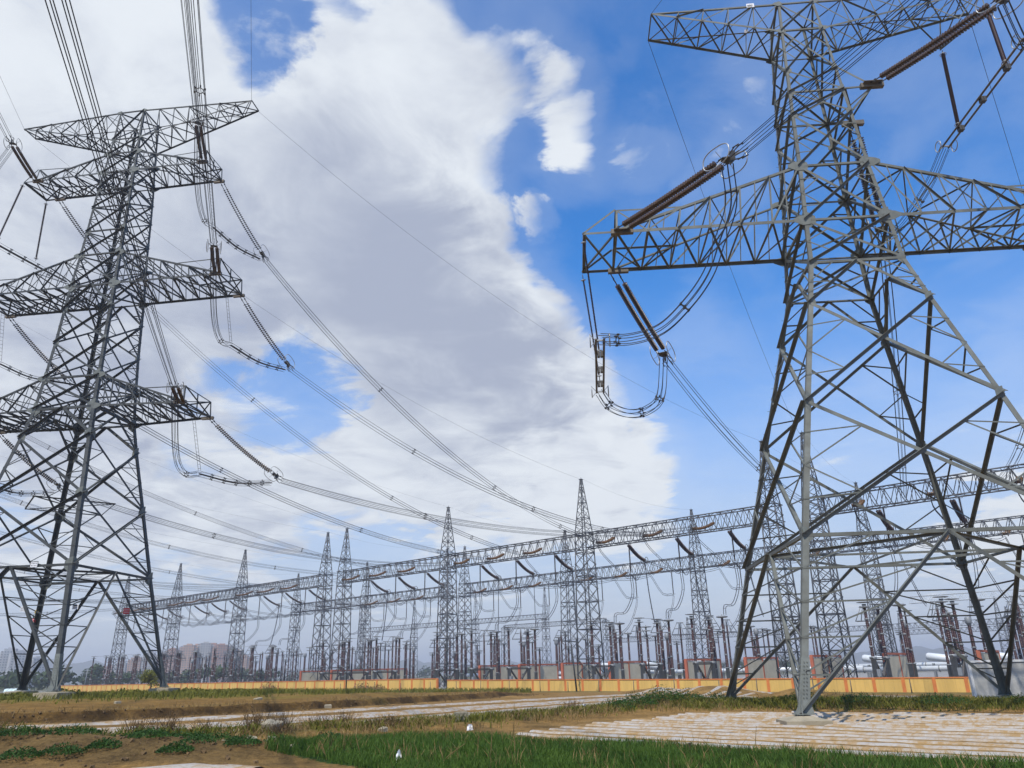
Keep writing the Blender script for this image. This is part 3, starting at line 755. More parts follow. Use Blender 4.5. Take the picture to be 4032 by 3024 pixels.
class Pylon:
    def __init__(s, name, label, cx, cy, yaw, zb, lev, steel):
        s.c = V3(cx, cy, 0); s.yaw = yaw; s.zb = zb; s.lev = lev
        s.a = V3(math.cos(yaw), math.sin(yaw), 0); s.b = V3(-math.sin(yaw), math.cos(yaw), 0)
        s.root = thing(name, label, 'pylon', (cx, cy, zb), yaw); s.steel = steel
    def W(s, q): return s.c + s.a * q[0] + s.b * q[1] + V3(0, 0, q[2])         # tower coordinates -> world
    def P(s, k, c):
        z, w = s.lev[k]; g = SGN[c]
        return V3(g[0] * w, g[1] * w, z - s.zb)
    def l(s, q): return V3(q[0], q[1], q[2] - s.zb)                             # tower coordinates -> the thing's own
    def legs(s, sizes, keys, bolts, gus):
        for c, g in SGN.items():
            m = M()
            for i in range(len(keys) - 1):
                w = sizes[i]
                m.leg(s.P(keys[i], c), s.P(keys[i + 1], c), w, (-g[0], 0, 0), (0, -g[1], 0))
                if w > 0.3:                                                     # second angle back to back, with gaps: a built-up leg
                    pass
            if bolts and c in bolts:
                for i in range(len(keys) - 1):
                    p0 = s.P(keys[i], c); p1 = s.P(keys[i + 1], c); n = int(np.linalg.norm(p1 - p0) / 0.8)
                    for j in range(n):
                        p = p0 + (p1 - p0) * (j + .5) / n; d = V3(g[0], 0, 0) if j % 2 else V3(0, g[1], 0)
                        m.tube([p, p + d * 0.17], 0.011, 4)
            o = obj('leg', m, s.steel, s.root)
            for k, r in gus:
                p = s.P(k, c); q = M(); w = r
                for fx, ax in (((-g[0], 0, 0), (0, g[1], 0)), ((0, -g[1], 0), (g[0], 0, 0))):
                    fx = V3(*fx); n = V3(*ax); cc = p + n * 0.012
                    q.plate([cc + V3(0, 0, w * .9) + fx * 0.02, cc + V3(0, 0, w * .8) + fx * w * .45, cc + fx * w + V3(0, 0, w * .35), cc + fx * w - V3(0, 0, w * .35),
                             cc - V3(0, 0, w * .8) + fx * w * .45, cc - V3(0, 0, w * .9) + fx * 0.02], n, 0.02)
                obj('gusset_plate', q, PLATE, o)
    def panel(s, m, k0, k1, f, w, red, kind='X', rw=0.09, hor=0):
        """k0 upper level, k1 lower level"""
        a, b, n = f; n = V3(*n)
        tl, tr, bl, br = s.P(k0, a), s.P(k0, b), s.P(k1, a), s.P(k1, b)
        o = n * 0.03
        def mem(p, q, w_, mode=0): m.ang(p + o, q + o, w_, n, mode)
        def redn(lt, lb, x):
            """secondary bracing of the triangle between leg lt-lb and apex x"""
            q1 = (lb + x) / 2; q2 = (lt + x) / 2; md = (lt + lb) / 2
            if red >= 1: mem(md, q1, rw); mem(md, q2, rw)
            if red >= 2:
                mem(lb + (lt - lb) * .25, q1, rw * .9); mem(lb + (lt - lb) * .75, q2, rw * .9)
        if kind == 'X':
            mem(tl, br, w, 0); mem(bl + n * 0.02, tr + n * 0.02, w, 1)
            wt = np.linalg.norm(tl - tr); wb = np.linalg.norm(bl - br); t = wt / (wt + wb)
            x = tl + (br - tl) * t
            if red: redn(tl, bl, x); redn(tr, br, x)
            if red >= 3:
                tm = (tl + tr) / 2; bm = (bl + br) / 2
                for p, q in ((tl, tr), (bl, br)):
                    q1 = (p + x) / 2; q2 = (q + x) / 2
                    mem(q1, q2, rw)
        elif kind == 'K':                                                       # inverted V from the middle of the upper horizontal
            md = (tl + tr) / 2
            mem(md, bl, w, 1); mem(md, br, w, 0)
            if red:
                for t0, b0 in ((tl, bl), (tr, br)):
                    N = red + 1; pv = None
                    for i in range(1, N):
                        f_ = i / N; p = t0 + (b0 - t0) * f_; q = md + (b0 - md) * f_
                        mem(p, q, rw); mem(p, md + (b0 - md) * ((i - 1) / N) if i > 1 else (t0 + md) / 2, rw * .9)
                        pv = q
                    mem(pv, t0 + (b0 - t0) * ((N - .5) / N), rw * .8)
        if hor & 1: mem(tl, tr, w * 0.9, 2)
        if hor & 2: mem(bl, br, w * 0.9, 2)
    def ring(s, m, k, w, cross=True, diamond=False):
        P = [s.P(k, c) for c in 'LFRK']; up = V3(0, 0, 1)
        if cross: m.ang(P[0], P[2], w, up); m.ang(P[1] - up * .05, P[3] - up * .05, w, up)
        if diamond:
            Q = [(P[i] + P[(i + 1) % 4]) / 2 for i in range(4)]
            for i in range(4): m.ang(Q[i], Q[(i + 1) % 4], w, up)
            m.ang(Q[0], Q[2], w * .8, up); m.ang(Q[1] - up * .05, Q[3] - up * .05, w * .8, up)
    def arm(s, sg, kb, kt, La, eb, zE, n, w, rw, name='crossarm', earth=False, knee=None, tipx=0.0, bz=None, body=None):
        """one crossarm on side sg: bottom chords at kb, top chords from kt, end at +-La, half width eb, height zE"""
        m = M(); zb_, wb = s.lev[kb]; zt_, wt = s.lev[kt]
        E = {q: s.l((sg * La, q * eb, zE)) for q in (-1, 1)}
        B = {q: s.l((sg * wb, q * wb, zb_)) for q in (-1, 1)}
        T = {q: s.l((sg * wt, q * wt, zt_)) for q in (-1, 1)}
        if body:                                                                 # chord starts on the other corner of a narrow top
            pass
        up = V3(0, 0, 1)
        bt = {}; tp = {}
        for q in (-1, 1):
            bt[q] = [B[q] + (E[q] - B[q]) * i / n for i in range(n + 1)]
            tend = E[q] + V3(-sg * 0.25, 0, 0.22 if not earth else 0)
            tp[q] = [T[q] + (tend - T[q]) * i / n for i in range(n + 1)]
            o = V3(0, q, 0)
            m.ang(B[q], E[q], w, o, 0); m.ang(T[q], tend, w * .8, o, 2)
            for i in range(n):
                if i: m.ang(bt[q][i], tp[q][i], rw, o, 0)
                if i < n - 1 or earth: m.ang(tp[q][i] + o * .02, bt[q][i + 1] + o * .02, rw * (1.25 if i % 2 else 1.1), o, i % 2)
                if not earth and i < n - 1:                                      # secondary in each panel
                    md = (tp[q][i] + bt[q][i + 1]) / 2
                    m.ang(md, (tp[q][i] + tp[q][i + 1]) / 2, rw * .7, o); m.ang(md, (bt[q][i] + bt[q][i + 1]) / 2, rw * .7, o)
        for i in range(n + 1):
            if i: m.ang(bt[-1][i], bt[1][i], rw * 1.3, -up, 0)
            if i and i < n: m.ang(tp[-1][i], tp[1][i], rw, up, 0)
            if i < n:
                if earth or i % 2 == 0: m.ang(bt[-1][i], bt[1][i + 1], rw * 1.3, -up, 0)
                if earth or i % 2 == 1: m.ang(bt[1][i] - up * .03, bt[-1][i + 1] - up * .03, rw * 1.3, -up, 1)
                if not earth and i % 2 == 0: m.ang(bt[1][i] - up * .03, bt[-1][i + 1] - up * .03, rw * 1.3, -up, 1)
                if i % 2: m.ang(tp[-1][i], tp[1][i + 1], rw * .9, up, 0)
                else: m.ang(tp[1][i], tp[-1][i + 1], rw * .9, up, 0)
        if knee:                                                                 # handrail frame over the outer end
            kx, kh = knee; f_ = (kx - wt) / (La - wt); st = {}
            for q in (-1, 1):
                kp = T[q] + (E[q] - T[q]) * f_; st[q] = V3(E[q][0] - sg * 0.1, E[q][1] * .95, E[q][2] + kh); o = V3(0, q, 0)
                m.ang(kp, st[q], rw * 1.2, o, 0); m.ang(E[q], st[q], rw * 1.4, o, 0); m.ang(bt[q][n - 1], st[q], rw, o, 0)
            m.ang(st[-1], st[1], rw * 1.1, V3(sg, 0, 0), 0); m.ang(E[-1], st[1], rw, V3(sg, 0, 0), 0); m.ang((E[-1] + E[1]) / 2, (st[-1] + st[1]) / 2, rw, V3(sg, 0, 0))
            m.ang(E[1], st[-1] + V3(sg * .02, 0, 0), rw, V3(sg, 0, 0), 1)
        if tipx:                                                                 # outrigger for the jumper hangers
            t = {q: s.l((sg * (La + tipx), q * eb, zE)) for q in (-1, 1)}
            for q in (-1, 1):
                m.ang(E[q], t[q], rw * 1.5, V3(0, q, 0), 0)
                m.ang(t[q], E[q] + V3(0, 0, knee[1] if knee else 1.2), rw * 1.2, V3(0, q, 0), 0)
                m.ang(t[q], E[-q], rw * 1.2, -up, 0)
            m.ang(t[-1], t[1], rw * 2.4, V3(sg, 0, 0), 0)
            m.ang(t[-1] + V3(0, 0, .02), t[1] + V3(0, 0, .02), rw, V3(sg, 0, 0), 0)
        o_ = obj(name, m, s.steel, s.root)
        k = .4 if earth else .72
        for q in (-1, 1):
            for C_ in (B[q], T[q]):
                gp = M(); n_ = V3(0, q, 0); c_ = C_ + n_ * .05
                gp.plate([c_ + V3(x_ * k, 0, z_ * k) for x_, z_ in ((sg * 1.0, .16), (sg * .55, .38), (-sg * .35, .55), (-sg * .6, .1), (-sg * .45, -.5), (sg * .2, -.55), (sg * 1.0, -.16))], n_, .02)
                obj('gusset_plate', gp, PLATE, o_)
        if not earth:
            for q in (-1, 1):
                g = M(); e = E[q]
                g.box(e + V3(-sg * .35, 0, -0.02), (1.5, 0.32, 0.34)); g.box(e + V3(-sg * .35, q * .25, 0.02), (1.1, 0.26, 0.05))
                obj('attachment_beam', g, FITB, o_)
        return o_


FITB = mat('oiled_brown_beam', (0.13, 0.105, 0.075), 0.6, 0.2, 0.25, 3, fine=0.3)

# ---- left: double circuit strain pylon
LT = {'T0': (74.25, 1.82), 'T1': (69.6, 2.0), 'U': (67.2, 2.1), 'A1': (64.03, 2.33), 'A1b': (61.2, 2.46), 'I0': (58.4, 2.58), 'I1': (54.7, 2.7), 'M': (51.1, 2.86),
      'A2': (46.5, 3.14), 'A2b': (43.3, 3.25), 'I2': (38.75, 3.42), 'P': (34.0, 3.68), 'A3': (30.0, 3.96), 'D1': (26.45, 4.5), 'D2': (19.25, 5.75), 'B': (11.43, 7.08), 'Z': (-0.75, 9.3)}
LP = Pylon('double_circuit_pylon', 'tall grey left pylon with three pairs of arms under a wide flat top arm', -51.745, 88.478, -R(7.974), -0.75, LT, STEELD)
kl = list(LT)
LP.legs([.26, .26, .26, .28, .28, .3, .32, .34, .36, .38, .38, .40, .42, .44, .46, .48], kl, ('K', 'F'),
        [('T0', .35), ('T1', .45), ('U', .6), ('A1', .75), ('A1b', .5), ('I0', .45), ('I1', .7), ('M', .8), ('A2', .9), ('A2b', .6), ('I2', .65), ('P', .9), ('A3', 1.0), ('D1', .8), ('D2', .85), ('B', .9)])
PN = [('T0', 'T1', .16, 1, 'X', 1), ('T1', 'U', .15, 0, 'X', 1), ('U', 'A1', .16, 1, 'X', 1), ('A1', 'A1b', .2, 1, 'K', 1), ('A1b', 'I0', .17, 1, 'X', 1), ('I0', 'I1', .17, 1, 'X', 1), ('I1', 'M', .18, 1, 'X', 1),
      ('M', 'A2', .2, 2, 'X', 1), ('A2', 'A2b', .25, 1, 'K', 1), ('A2b', 'I2', .22, 2, 'X', 0), ('I2', 'P', .22, 2, 'X', 0), ('P', 'A3', .24, 1, 'X', 1), ('A3', 'D1', .3, 1, 'K', 1), ('D1', 'D2', .25, 2, 'X', 0), ('D2', 'B', .25, 2, 'X', 0), ('B', 'Z', .26, 5, 'K', 1)]
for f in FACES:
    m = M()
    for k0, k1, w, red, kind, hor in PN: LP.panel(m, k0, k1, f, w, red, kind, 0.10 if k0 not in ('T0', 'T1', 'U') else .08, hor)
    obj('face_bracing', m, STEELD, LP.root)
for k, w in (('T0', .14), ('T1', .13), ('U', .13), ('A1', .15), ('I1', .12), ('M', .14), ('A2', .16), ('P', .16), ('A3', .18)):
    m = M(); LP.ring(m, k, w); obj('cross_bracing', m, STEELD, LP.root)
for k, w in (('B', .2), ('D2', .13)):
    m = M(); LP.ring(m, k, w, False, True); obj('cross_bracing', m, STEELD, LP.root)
for sg in (-1, 1):
    LP.arm(sg, 'T1', 'T0', 17.2, 1.1, 74.25, 7, .17, .085, 'earth_wire_arm', earth=True)
    LP.arm(sg, 'A1', 'U', 12.3, 2.2, 64.03, 5, .22, .10, 'crossarm', knee=(7.2, 1.9), tipx=1.8 if sg < 0 else 0)
    LP.arm(sg, 'A2', 'M', 16.7, 3.0, 46.5, 7, .24, .11, 'crossarm', knee=(10.6, 2.2))
    LP.arm(sg, 'A3', 'P', 14.4, 3.1, 30.02, 6, .24, .11, 'crossarm', knee=(9.2, 2.0))


def plate_sign(root, name, c, n, w, h, m1, rim=None, rows=0, pad=0.05):
    n = unit(n); x = unit(np.cross((0, 0, 1), n)); up = np.cross(n, x)
    q = M(); q.box(c, (w, h, 0.03), x, up); o = obj(name, q, m1, root)
    if rim:
        q = M()
        for sx in (-1, 1): q.box(c + x * sx * w / 2 + n * .02, (pad, h + pad, .03), x, up)
        for sy in (-1, 1): q.box(c + up * sy * h / 2 + n * .02, (w - pad, pad, .028), x, up)
        obj('sign_border', q, rim, o)
    if rows:
        q = M()
        for r_ in range(rows):
            yy = (r_ - (rows - 1) / 2) * -h / (rows + .6)
            for k in range(4):
                cx = (k - 1.5) * w / 5.0; cc = c + x * cx + up * yy + n * .02; s_ = min(w / 7, h / (rows + 2.4))
                q.box(cc + up * s_ * .3, (s_, s_ * .22, .01), x, up); q.box(cc - up * s_ * .3, (s_, s_ * .22, .01), x, up); q.box(cc, (s_ * .2, s_ * .8, .012), x, up)
        obj('sign_writing', q, INK if m1 is not RED else WEN, o)
    return o, x, up


def Lp(k, c0, c1, f_, dz=0.0, out=0.25):
    p = LP.P(k, c0) * (1 - f_) + LP.P(k, c1) * f_
    return p + V3(0, 0, dz)


nf = V3(0, -1, 0)
plate_sign(LP.root, 'number_sign', Lp('B', 'L', 'F', .70) + V3(0, -.16, .1), nf, .85, .58, WEN, INK, 2)
plate_sign(LP.root, 'notice_sign', Lp('B', 'L', 'F', .60) + V3(0, 1.2, -4.2), nf, .62, .5, WEN, None, 2)
plate_sign(LP.root, 'notice_sign', Lp('B', 'F', 'R', .06) + V3(.6, -.1, -4.2), V3(.3, -1, 0), .55, .5, WEN, None, 2)
plate_sign(LP.root, 'red_warning_sign', Lp('B', 'F', 'R', .70) + V3(.3, -.25, -4.0), V3(.35, -1, 0), .64, .64, RED, None, 2)
b0 = LP.P('B', 'K') + (LP.P('Z', 'K') - LP.P('B', 'K')) * .36
for ch, mt_, dz, ink in (('A', YEN, 0.0, INK), ('B', GRN, -.52, WEN), ('C', RED, -1.04, WEN), (None, WEN, -1.6, None)):
    q = M(); c = b0 + V3(.05 - dz * .0 + dz * .17, -.35, dz + 1.1); rr = .27 if ch else .2
    q.lathe(c + V3(0, .02, 0), c - V3(0, .02, 0), [(0, rr), (.04, rr)], 20)
    o = obj('phase_disc', q, mt_, LP.root)
    if ch: lettering(o, ch, .48, c + V3(0, -.04, 0), (1, 0, 0), (0, 0, 1), ink)

# ---- right: single circuit strain pylon with the middle phase on its neck
RT = {'T0': (47.92, 1.34), 'T1': (45.06, 1.56), 'C0': (41.02, 1.83), 'C1': (38.95, 1.96), 'C2': (36.87, 2.10), 'P': (32.3, 2.37), 'A': (27.76, 2.75), 'D1': (24.43, 3.0), 'D2': (21.25, 3.72), 'D3': (14.2, 5.45), 'B': (6.33, 7.28), 'Z': (-2.08, 9.11)}
RP = Pylon('single_circuit_pylon', 'nearer grey lattice pylon on the right, its feet in the plastic mulch rows', 22.624, 46.805, -R(4.165), -2.08, RT, STEEL)
kr = list(RT)
RP.legs([.18, .18, .2, .2, .22, .24, .26, .27, .29, .31, .33], kr, ('K', 'R'),
        [('T0', .3), ('T1', .35), ('C0', .4), ('C1', .45), ('C2', .4), ('P', .62), ('A', .72), ('D1', .5), ('D2', .42), ('D3', .45), ('B', .5)])
PN = [('T0', 'T1', .12, 0, 'X', 1), ('T1', 'C0', .13, 1, 'X', 1), ('C0', 'C1', .12, 0, 'X', 0), ('C1', 'C2', .13, 0, 'X', 1), ('C2', 'P', .16, 2, 'X', 0), ('P', 'A', .17, 2, 'X', 1), ('A', 'D1', .17, 1, 'X', 1), ('D1', 'D2', .19, 1, 'K', 1),
      ('D2', 'D3', .20, 2, 'X', 0), ('D3', 'B', .21, 2, 'X', 0), ('B', 'Z', .2, 4, 'K', 1)]
for f in FACES:
    m = M()
    for k0, k1, w, red, kind, hor in PN: RP.panel(m, k0, k1, f, w, red, kind, 0.085, hor)
    obj('face_bracing', m, STEEL, RP.root)
for k, w in (('T0', .1), ('T1', .1), ('C1', .12), ('P', .13), ('A', .15), ('D1', .13)):
    m = M(); RP.ring(m, k, w); obj('cross_bracing', m, STEEL, RP.root)
m = M(); RP.ring(m, 'B', .16, False, True); obj('cross_bracing', m, STEEL, RP.root)
RP.arm(-1, 'T1', 'T0', 11.04, 1.38, 47.92, 5, .15, .075, 'earth_wire_arm', earth=True)
RP.arm(1, 'T1', 'T0', 14.0, 1.2, 47.92, 6, .15, .075, 'earth_wire_arm', earth=True)
for sg in (-1, 1):
    RP.arm(sg, 'A', 'P', 15.15, 2.72, 27.76, 6, .22, .10, 'crossarm', knee=(10.3, 1.75), tipx=2.3)
# jumper hanger bracket under the right earth wire arm
m = M()
for q in (-1, 1):
    for xx in (9.6, 13.2): m.ang(RP.l((xx, q * .9, 47.3)), RP.l((11.47, q * 1.5, 45.0)), .08, V3(0, q, 0))
m.ang(RP.l((13.3, -2.1, 45.0)), RP.l((11.4, 1.6, 45.0)), .2, V3(1, 0, 0))
for p_, q in (((13.2, -2.0, 45), -1), ((11.47, 1.47, 45), 1)):
    m.ang(RP.l(p_), RP.l((11.8, q * 1.2, 47.5)), .08, V3(1, 0, 0)); m.ang(RP.l(p_), RP.l((13.9, q * 1.0, 47.7)), .08, V3(1, 0, 0)); m.ang(RP.l(p_), RP.l((12.5, -q * 1.2, 47.6)), .07, V3(1, 0, 0))
obj('hanger_bracket', m, STEEL, RP.root)
# middle phase brackets on the neck
for q in (-1, 1):
    m = M(); t = RP.l((3.95, q * 2.05, 38.95)); w1 = 1.96
    for a_, z_, bq in ((1, 38.95, 1), (1, 41.02, 1), (1, 36.87, 1), (-1, 38.95, 1), (1, 38.95, -1)):
        lv = {38.95: 1.96, 41.02: 1.83, 36.87: 2.1}[z_]
        m.ang(RP.l((a_ * lv, q * lv * bq, z_)), t, .15 if a_ > 0 and bq > 0 else .12, V3(0, q, 0))
    m.ang(RP.l((2.1, -q * 2.1, 36.9)), t, .1, V3(1, 0, 0))
    o = obj('neck_bracket', m, STEEL, RP.root)
    g2 = M(); g2.box(t + V3(-.1, 0, 0), (1.6, .34, .36)); g2.box(t + V3(-.1, q * .3, .1), (1.3, .3, .05)); obj('attachment_beam', g2, FITB, o)
w0 = RP.P('T0', 'L') * .25 + RP.l((-11.04, -1.38, 47.92)) * .75
w0 = RP.P('T0', 'L') + (RP.l((-11.04, -1.38, 47.92)) - RP.P('T0', 'L')) * .22
o, x_, u_ = plate_sign(RP.root, 'number_sign', w0 + V3(0, -.13, -.05), nf, .58, .36, WEN)
lettering(o, '0001', .24, w0 + V3(0, -.16, -.09), x_, u_, INK)
plate_sign(RP.root, 'number_sign', w0 + V3(.2, 2.4, -.1), V3(0, -1, -.4), .3, .25, WEN)
pz = RP.P('Z', 'L'); pb = RP.P('B', 'L'); pc = pz + (pb - pz) * .21
lettering(RP.root, 'C', .36, pc + V3(.30, -.03, 0), (1, 0, 0), (0, 0, 1), INK)
# stiffened base with rows of bolts on each leg foot
for (T, sc) in ((RP, 1.0), (LP, 1.35)):
    for c, g_ in SGN.items():
        m = M(); z0 = T.P('Z', c); up_ = unit(T.P('B', c) - z0)
        m.box(z0 + V3(-g_[0] * .14, -g_[1] * .14, .03), (.8 * sc, .8 * sc, .05))
        for fx, n in ((V3(-g_[0], 0, 0), V3(0, g_[1], 0)), (V3(0, -g_[1], 0), V3(g_[0], 0, 0))):
            cc = z0 + n * .02
            m.plate([cc - fx * .15 * sc, cc + fx * .62 * sc, cc + up_ * .55 * sc + fx * .42 * sc, cc + up_ * 2.6 * sc + fx * .36 * sc, cc + up_ * 2.6 * sc - fx * .02], n, .03)
            m.plate([cc + n * .3 * sc, cc + up_ * .6 * sc, cc], fx, .03)
            for r_ in range(10):
                for h_ in (.1, .24): m.box(cc + n * .035 + up_ * (.75 + r_ * .18) * sc + fx * h_ * sc, (.05, .05, .05))
        obj('leg_foot', m, PLATE, T.root)


# concrete footings: top where the leg stands, sides down into the soil
def footing(c, half, h, label, mound=0.0):
    m = M(); z1 = c[2]; hw = half
    zt = z1 - .02; zs = z1 - (0.22 if mound else 0.1)
    m.v = []; top = [(-.25, -.25, zt), (.25, -.25, zt), (.25, .25, zt), (-.25, .25, zt)]
    ed = [(i * hw, j * hw, zs) for i, j in ((-1, -1), (1, -1), (1, 1), (-1, 1))]; bo = [(i * hw * 1.02, j * hw * 1.02, z1 - h) for i, j in ((-1, -1), (1, -1), (1, 1), (-1, 1))]
    m.add([V3(*p) - V3(0, 0, z1) for p in top + ed + bo], [(0, 1, 2, 3)] + [(4 + i, 4 + (i + 1) % 4, (i + 1) % 4, i) for i in range(4)] + [(8 + i, 8 + (i + 1) % 4, 4 + (i + 1) % 4, 4 + i) for i in range(4)])
    o = obj('concrete_footing', m, CONC); o.location = tuple(c); return tag(o, label, 'footing')


for T, nm in ((LP, 'left'), (RP, 'right')):
    for c, words in (('L', 'near left'), ('F', 'near right'), ('R', 'far right'), ('K', 'far left')):
        p = T.W((SGN[c][0] * (T.lev['Z'][1] - .1), SGN[c][1] * (T.lev['Z'][1] - .1), T.zb)); gz = tz(p[0], p[1])
        if T is LP and c == 'L': continue
        if T is RP and c == 'F': continue
        o = footing(p, 1.0 if T is RP else 1.25, max(.5, p[2] - gz + .4), 'pale concrete footing under the %s leg of the %s pylon' % (words, nm), 1 if T is RP and c == 'L' else 0)
        o.rotation_euler = (0, 0, T.yaw)

# ------------------------------------------------------------------ insulators, jumpers and conductors
def sag_path(a, b, s, n):
    t = np.linspace(0, 1, n)[:, None]; p = np.asarray(a)[None] * (1 - t) + np.asarray(b)[None] * t
    p[:, 2] -= 4 * s * (t * (1 - t))[:, 0]; return p


def curve3(pts, n):
    """smooth curve through points (Catmull-Rom)"""
    P = np.asarray(pts, float); P = np.concatenate([[2 * P[0] - P[1]], P, [2 * P[-1] - P[-2]]]); out = []
    k = len(P) - 3
    for i in range(k):
        p0, p1, p2, p3 = P[i:i + 4]
        for t in np.linspace(0, 1, max(2, n // k), endpoint=(i == k - 1)):
            out.append(.5 * ((2 * p1) + (-p0 + p2) * t + (2 * p0 - 5 * p1 + 4 * p2 - p3) * t * t + (-p0 + 3 * p1 - 3 * p2 + p3) * t ** 3))
    return np.array(out)


def disc_string(m, pts, rad, pitch, n=10):
    """cap-and-pin discs threaded on a polyline"""
    L = np.concatenate([[0], np.cumsum(np.linalg.norm(np.diff(pts, axis=0), axis=1))]); k = int(L[-1] / pitch)
    f = lambda s: np.array([np.interp(s, L, pts[:, j]) for j in range(3)])
    for i in range(k):
        a, b = f(i * pitch), f((i + 1) * pitch); p = np.linalg.norm(b - a)
        m.lathe(a, b, [(0, rad * .2), (p * .1, rad * .32), (p * .26, rad * .36), (p * .32, rad * .9), (p * .40, rad * 1.08), (p * .47, rad * 1.02), (p * .52, rad * .42), (p, rad * .2)], n)


def loop_ring(m, c, ax, up, w, h, r, n=28, sq=2.6):
    ax = unit(ax); up = unit(up); pts = []
    for i in range(n):
        t = 2 * math.pi * i / n; x = math.copysign(abs(math.cos(t)) ** (2 / sq), math.cos(t)); y = math.copysign(abs(math.sin(t)) ** (2 / sq), math.sin(t))
        pts.append(c + ax * x * w + up * y * h)
    m.tube(pts, r, 6, False, True)


def tension_string(P0, P1, label, group, sag=0.0, sep=0.45, rad=.185, pitch=.29, n=9, hw=1.1, ringh=.62, ringl=1.0, side=None, matl=None):
    """twin string from the arm at P0 to the yoke at P1: two disc stacks, links, yokes, racket rings"""
    P0 = np.asarray(P0, float); P1 = np.asarray(P1, float); d = unit(P1 - P0); L = np.linalg.norm(P1 - P0)
    sd = unit(np.cross(d, (0, 0, 1))) if side is None else unit(side); upv = np.cross(sd, d)
    r = thing('tension_insulator_string', label, 'insulator string', P0, 0, group)
    for q in (-1, 1):
        o = sd * q * sep / 2; m = M(); a = o; b = (P1 - P0) - d * .25 + o
        pth = sag_path(a, b, sag, 24); pl = np.concatenate([[0], np.cumsum(np.linalg.norm(np.diff(pth, axis=0), axis=1))])
        fs = lambda s: np.array([np.interp(s, pl, pth[:, j]) for j in range(3)])
        pp = np.array([fs(s) for s in np.linspace(hw, pl[-1] - .25, 24)])
        disc_string(m, pp, rad, pitch, n); obj('disc_stack', m, matl or GLAZE, r)
        lk = M()
        for j in range(5):
            s0 = hw * j / 5; lk.beam(fs(s0), fs(s0 + hw / 5 * .92), .09 if j % 2 else .06, .03 if j % 2 else .07)
        lk.box(fs(hw * .45), (.16, .05, .2), d, sd)
        lk.tube([fs(pl[-1] - .25), fs(pl[-1])], .035, 5); obj('link_chain', lk, FIT, r)
    y = M(); c = (P1 - P0); y.plate([c - d * .3 + sd * (sep / 2 + .1), c + d * .08 + sd * (sep / 2 + .1), c + d * .3 + sd * .2, c + d * .3 - sd * .2, c + d * .08 - sd * (sep / 2 + .1), c - d * .3 - sd * (sep / 2 + .1)], upv, .04)
    y.plate([c + d * .2 + upv * .45, c + d * .62 + upv * .3, c + d * .62 - upv * .3, c + d * .2 - upv * .45], sd, .04)
    for k in range(6):
        t = k * math.pi / 3 + math.pi / 6; e = (sd * math.cos(t) + upv * math.sin(t)) * .42; y.beam(c + d * .35 + e * .5, c + d * .95 + e, .05); y.tube([c + d * .8 + e, c + d * 1.25 + e], .04, 5)
    obj('yoke_plate', y, FIT, r)
    for q in (-1, 1):
        g2 = M(); cc = c - d * .15 + sd * q * (sep / 2 + .42)
        loop_ring(g2, cc, d, upv, ringl, ringh, .036); g2.tube([c + sd * q * sep / 2 - d * .1, cc + upv * ringh * .6 * q], .02, 4); g2.tube([c + sd * q * sep / 2 - d * .1, cc - upv * ringh * .95 * q], .02, 4)
        obj('grading_ring', g2, BRIGHT, r)
    return r


def hex_off(i, rad, a, b):
    t = i * math.pi / 3 + math.pi / 6; return (a * math.cos(t) + b * math.sin(t)) * rad


def spacer_mesh(c, d, a, b, rad, sc=1.0):
    m = M()
    loop_ring(m, c, a, b, rad * .58, rad * .58, .035 * sc, 18, 2)
    for i in range(6):
        e = hex_off(i, 1, a, b); m.beam(c + e * rad * .55, c + e * rad * 1.05, .075 * sc, .06 * sc, d); m.box(c + e * rad, (.1 * sc, .1 * sc, .16 * sc), a, b)
    return m


def bundle(name, pts, label, group, cat_='conductor', rad=.42, r=.026, nw=6, spacers=(), n=4, taper=(1, 1), mats=None, wmat=None):
    pts = np.asarray(pts, float); o0 = pts[0].copy(); p = pts - o0
    root = thing(name, label, cat_, o0, 0, group); tg = np.gradient(p, axis=0); k = len(p)
    A = []; B = []; _, a, b = frame(tg[0])
    for i in range(k):
        d = unit(tg[i]); a = unit(a - d * (a @ d)); A.append(a); B.append(np.cross(d, a))
    A = np.array(A); B = np.array(B); f = np.linspace(0, 1, k); sc = np.interp(f, [0, .12, .88, 1], [taper[0], 1, 1, taper[1]])
    for w in range(nw):
        m = M(); t = w * 2 * math.pi / nw + math.pi / nw
        m.tube(p + (A * math.cos(t) + B * math.sin(t)) * (rad * sc)[:, None], r, n, False); obj('conductor', m, wmat or WIRE, root)
    for s in spacers:
        i = min(k - 2, int(s * (k - 1))); q = M(); c = p[i]
        if nw == 6: q = spacer_mesh(c, unit(tg[i]), A[i], B[i], rad)
        else: q.beam(c - A[i] * rad, c + A[i] * rad, .05)
        obj('spacer', q, FIT, root)
    return root


